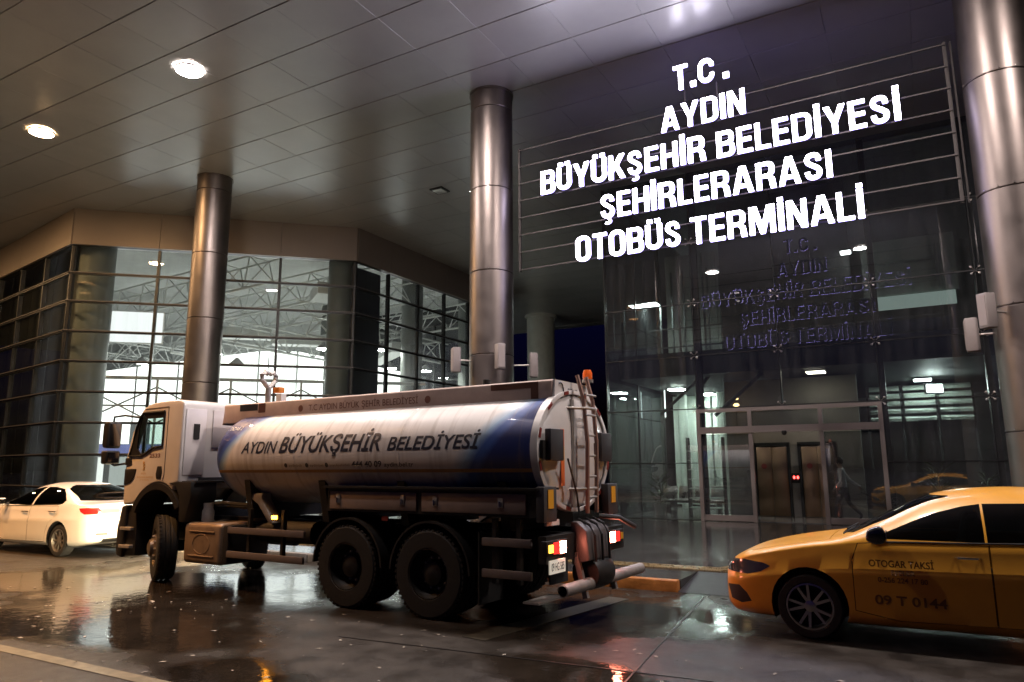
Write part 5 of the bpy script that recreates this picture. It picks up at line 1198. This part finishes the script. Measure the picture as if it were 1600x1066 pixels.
for y in (.82, -.66):
    MB().b2((-1.60, y-.24, .78), (-1.52, y+.24, .94)).build('lamp_housing', black, trk, bevel=.01)
    sgn = 1 if y > 0 else -1
    MB().b2((-1.612, y-.16*sgn, .80), (-1.60, y-.04*sgn, .92)).build('tail_lamp', tlw, trk); MB().b2((-1.612, y-.03*sgn, .80), (-1.60, y+.10*sgn, .92)).build('tail_lamp', mat('tail_red', (.5, .02, .02), .3, emit=(1, .04, .03), estr=1.1), trk)
    MB().b2((-1.612, y+.12*sgn, .82), (-1.60, y+.20*sgn, .90)).build('indicator', emat('indicator_lit', (1, .5, .05), 5) if y > 0 else amberm, trk)
MB().b2((-1.60, .66, .60), (-1.585, 1.0, .74)).build('number_plate', pl_, trk)
mapped_text('lettering', '09 HG 585', ink2, trk, lambda u, v: Vector((-1.603, u, .63+v)), .97, .69, .08, offset=.01)
MB().b2((-1.56, -.98, .70), (-1.46, 1.0, .98)).build('rear_cross_member', chassis, trk)
m_ = MB(); m_.prism([(-1.50, 1.10), (-1.58, 1.10), (-1.70, 1.0), (-1.73, .68), (-1.50, .62)], 'Y', -.26, .34); m_.build('pump_cabinet', mat('pump_grey', (.14, .13, .135), .45, metal=.3, var=.2), trk, bevel=.02)
m_ = MB()
for y in (.22, .04, -.14): m_.tube([(-1.54, y, 1.12), (-1.68, y, 1.06), (-1.745, y, .95), (-1.755, y, .66)], .016, 6)
m_.build('guard_bars', black, trk, smooth=True)
MB().lathe([(.17, -.30), (.19, -.26), (.19, .10), (.17, .14), (.0001, .14)], 'Y', 24, (-1.60, .05, .52)).build('hose_reel', black, trk, smooth=True)
m_ = MB(); m_.tube([(-1.5, -.4, 1.12), (-1.7, -.55, 1.10), (-1.84, -.72, .98)], .03, 8); m_.build('outlet_pipe', black, trk, smooth=True)
for y in (.34, -.42): MB().box((-1.62, y, .52), (.06, .05, .5), ry=R(14)).build('bumper_arm', galv, trk)
MB().lathe([(.055, -1.26), (.066, -1.25), (.066, .84), (.055, .85), (.055, .80)], 'Y', 24, (-1.66, 0, .42)).build('rear_pipe', galv, trk, smooth=True)
MB().b2((-1.45, .40, .28), (-1.25, .98, .30)).build('underrun_plate', galv, trk)
MB().b2((-1.50, .60, 1.08), (-1.47, .88, 1.14)).build('plate_white', MAT['notice_white'], trk); MB().b2((-1.50, -.80, 1.08), (-1.47, -.52, 1.14)).build('plate_white', MAT['notice_white'], trk)

# ================================================================== person with a suitcase
per = thing('person', 'person in pale shirt and dark trousers walking left, pulling a suitcase', 'person', (-2.05, 22.75, .17), math.pi)
def skin_fig(verts, edges, radii, m, name, parent, lev=2):
    me = bpy.data.meshes.new(name); me.from_pydata(verts, edges, []); o = bpy.data.objects.new(name, me); C.objects.link(o)
    md = o.modifiers.new('s', 'SKIN'); md.use_smooth_shade = True
    for i, r_ in enumerate(radii): 
        rr = r_ if isinstance(r_, tuple) else (r_, r_); me.skin_vertices[0].data[i].radius = rr
    me.skin_vertices[0].data[0].use_root = True
    o.modifiers.new('u', 'SUBSURF').levels = lev
    dg = bpy.context.evaluated_depsgraph_get(); me2 = bpy.data.meshes.new_from_object(o.evaluated_get(dg)); bpy.data.objects.remove(o)
    for p in me2.polygons: p.use_smooth = True
    me2.materials.clear(); me2.materials.append(m); return link(name, me2, parent)
V_ = [(0, 0, .92), (.02, 0, 1.10), (.04, 0, 1.32), (.05, 0, 1.44), (.06, 0, 1.52), (.09, 0, 1.60), (.09, 0, 1.70),
      (.0, .09, .88), (.20, .10, .50), (.26, .10, .10), (.38, .10, .04),
      (-.0, -.09, .88), (-.10, -.10, .50), (-.40, -.10, .18), (-.34, -.10, .05),
      (.04, .19, 1.40), (.02, .24, 1.14), (.18, .25, .94), (.24, .25, .87),
      (.04, -.19, 1.40), (-.12, -.24, 1.16), (-.34, -.24, 1.00), (-.42, -.24, .96)]
E_ = [(0, 1), (1, 2), (2, 3), (3, 4), (4, 5), (5, 6), (0, 7), (7, 8), (8, 9), (9, 10), (0, 11), (11, 12), (12, 13), (13, 14), (3, 15), (15, 16), (16, 17), (17, 18), (3, 19), (19, 20), (20, 21), (21, 22)]
R_ = [(.13, .12), (.13, .11), (.16, .12), (.13, .10), .055, .085, .075, .095, .065, .045, .04, .095, .065, .045, .04, .062, .05, .04, .035, .062, .05, .04, .035]
skinm = mat('skin', (.42, .25, .18), .5); shirt = mat('shirt', (.65, .63, .65), .7, var=.1); trou = mat('trousers', (.02, .02, .025), .8); hairm = mat('hair', (.012, .010, .009), .6); shoe = mat('shoe', (.015, .014, .014), .4)
pm_ = skin_fig(V_, E_, R_, shirt, 'body', per)
for q in (trou, skinm, shoe): pm_.data.materials.append(q)
for p in pm_.data.polygons:
    c = p.center
    if c.z > 1.485: p.material_index = 2
    elif (c.z < .96 and abs(c.y) < .20): p.material_index = 3 if c.z < .08 else 1
    elif abs(c.y) > .2 and c.z < .97: p.material_index = 2
m_ = MB(); m_.lathe([(.0001, .135), (.05, .125), (.085, .085), (.098, .03), (.095, -.03), (.08, -.06), (.0001, -.065)], n=18, c=(.065, 0, 1.665)); m_.build('hair', hairm, per, smooth=True)
m_ = MB(); m_.add([(.175, -.015, 1.60), (.175, .015, 1.60), (.168, 0, 1.635), (.20, 0, 1.605)], [(0, 1, 3), (1, 2, 3), (2, 0, 3), (0, 2, 1)]); m_.build('nose', skinm, per)
for sg in (1, -1):
    m_ = MB(); m_.tube([(.08, sg*.088, 1.60), (.07, sg*.098, 1.625), (.085, sg*.09, 1.65)], .012, 6); m_.build('ear', skinm, per, smooth=True)
    hx, hz = (.24, .87) if sg > 0 else (-.42, .96)
    for k in range(4): MB().tube([(hx-.02+.018*k, sg*.25, hz-.02), (hx-.015+.018*k+.01, sg*.25, hz-.07), (hx-.02+.018*k, sg*.235, hz-.10+.006*abs(k-1.5))], [.0095, .009, .007], 6).build('finger', skinm, per, smooth=True)
    MB().tube([(hx+.04, sg*.24, hz), (hx+.06, sg*.22, hz-.035), (hx+.055, sg*.215, hz-.06)], [.011, .01, .008], 6).build('thumb', skinm, per, smooth=True)
suit = thing('wheeled_suitcase', 'dark wheeled suitcase pulled behind the walking person', 'suitcase', (-1.15, 22.99, .17), 0)
MB().box((.28, 0, .36), (.28, .44, .62), ry=R(-38)).build('shell', mat('suitcase', (.02, .02, .025), .4), suit, bevel=.05, seg=3)
m_ = MB()
for y in (-.11, .11): m_.tube([(.06, y, .54), (-.46, y, .80)], .016, 6)
m_.tube([(-.46, -.12, .80), (-.46, .12, .80)], .02, 6); m_.build('pull_handle', black, suit)
for y in (-.17, .17): MB().lathe([(.0001, y-.02), (.045, y-.02), (.045, y+.02), (.0001, y+.02)], 'Y', 14, (.44, 0, .045)).build('wheel', rubber, suit, smooth=True)
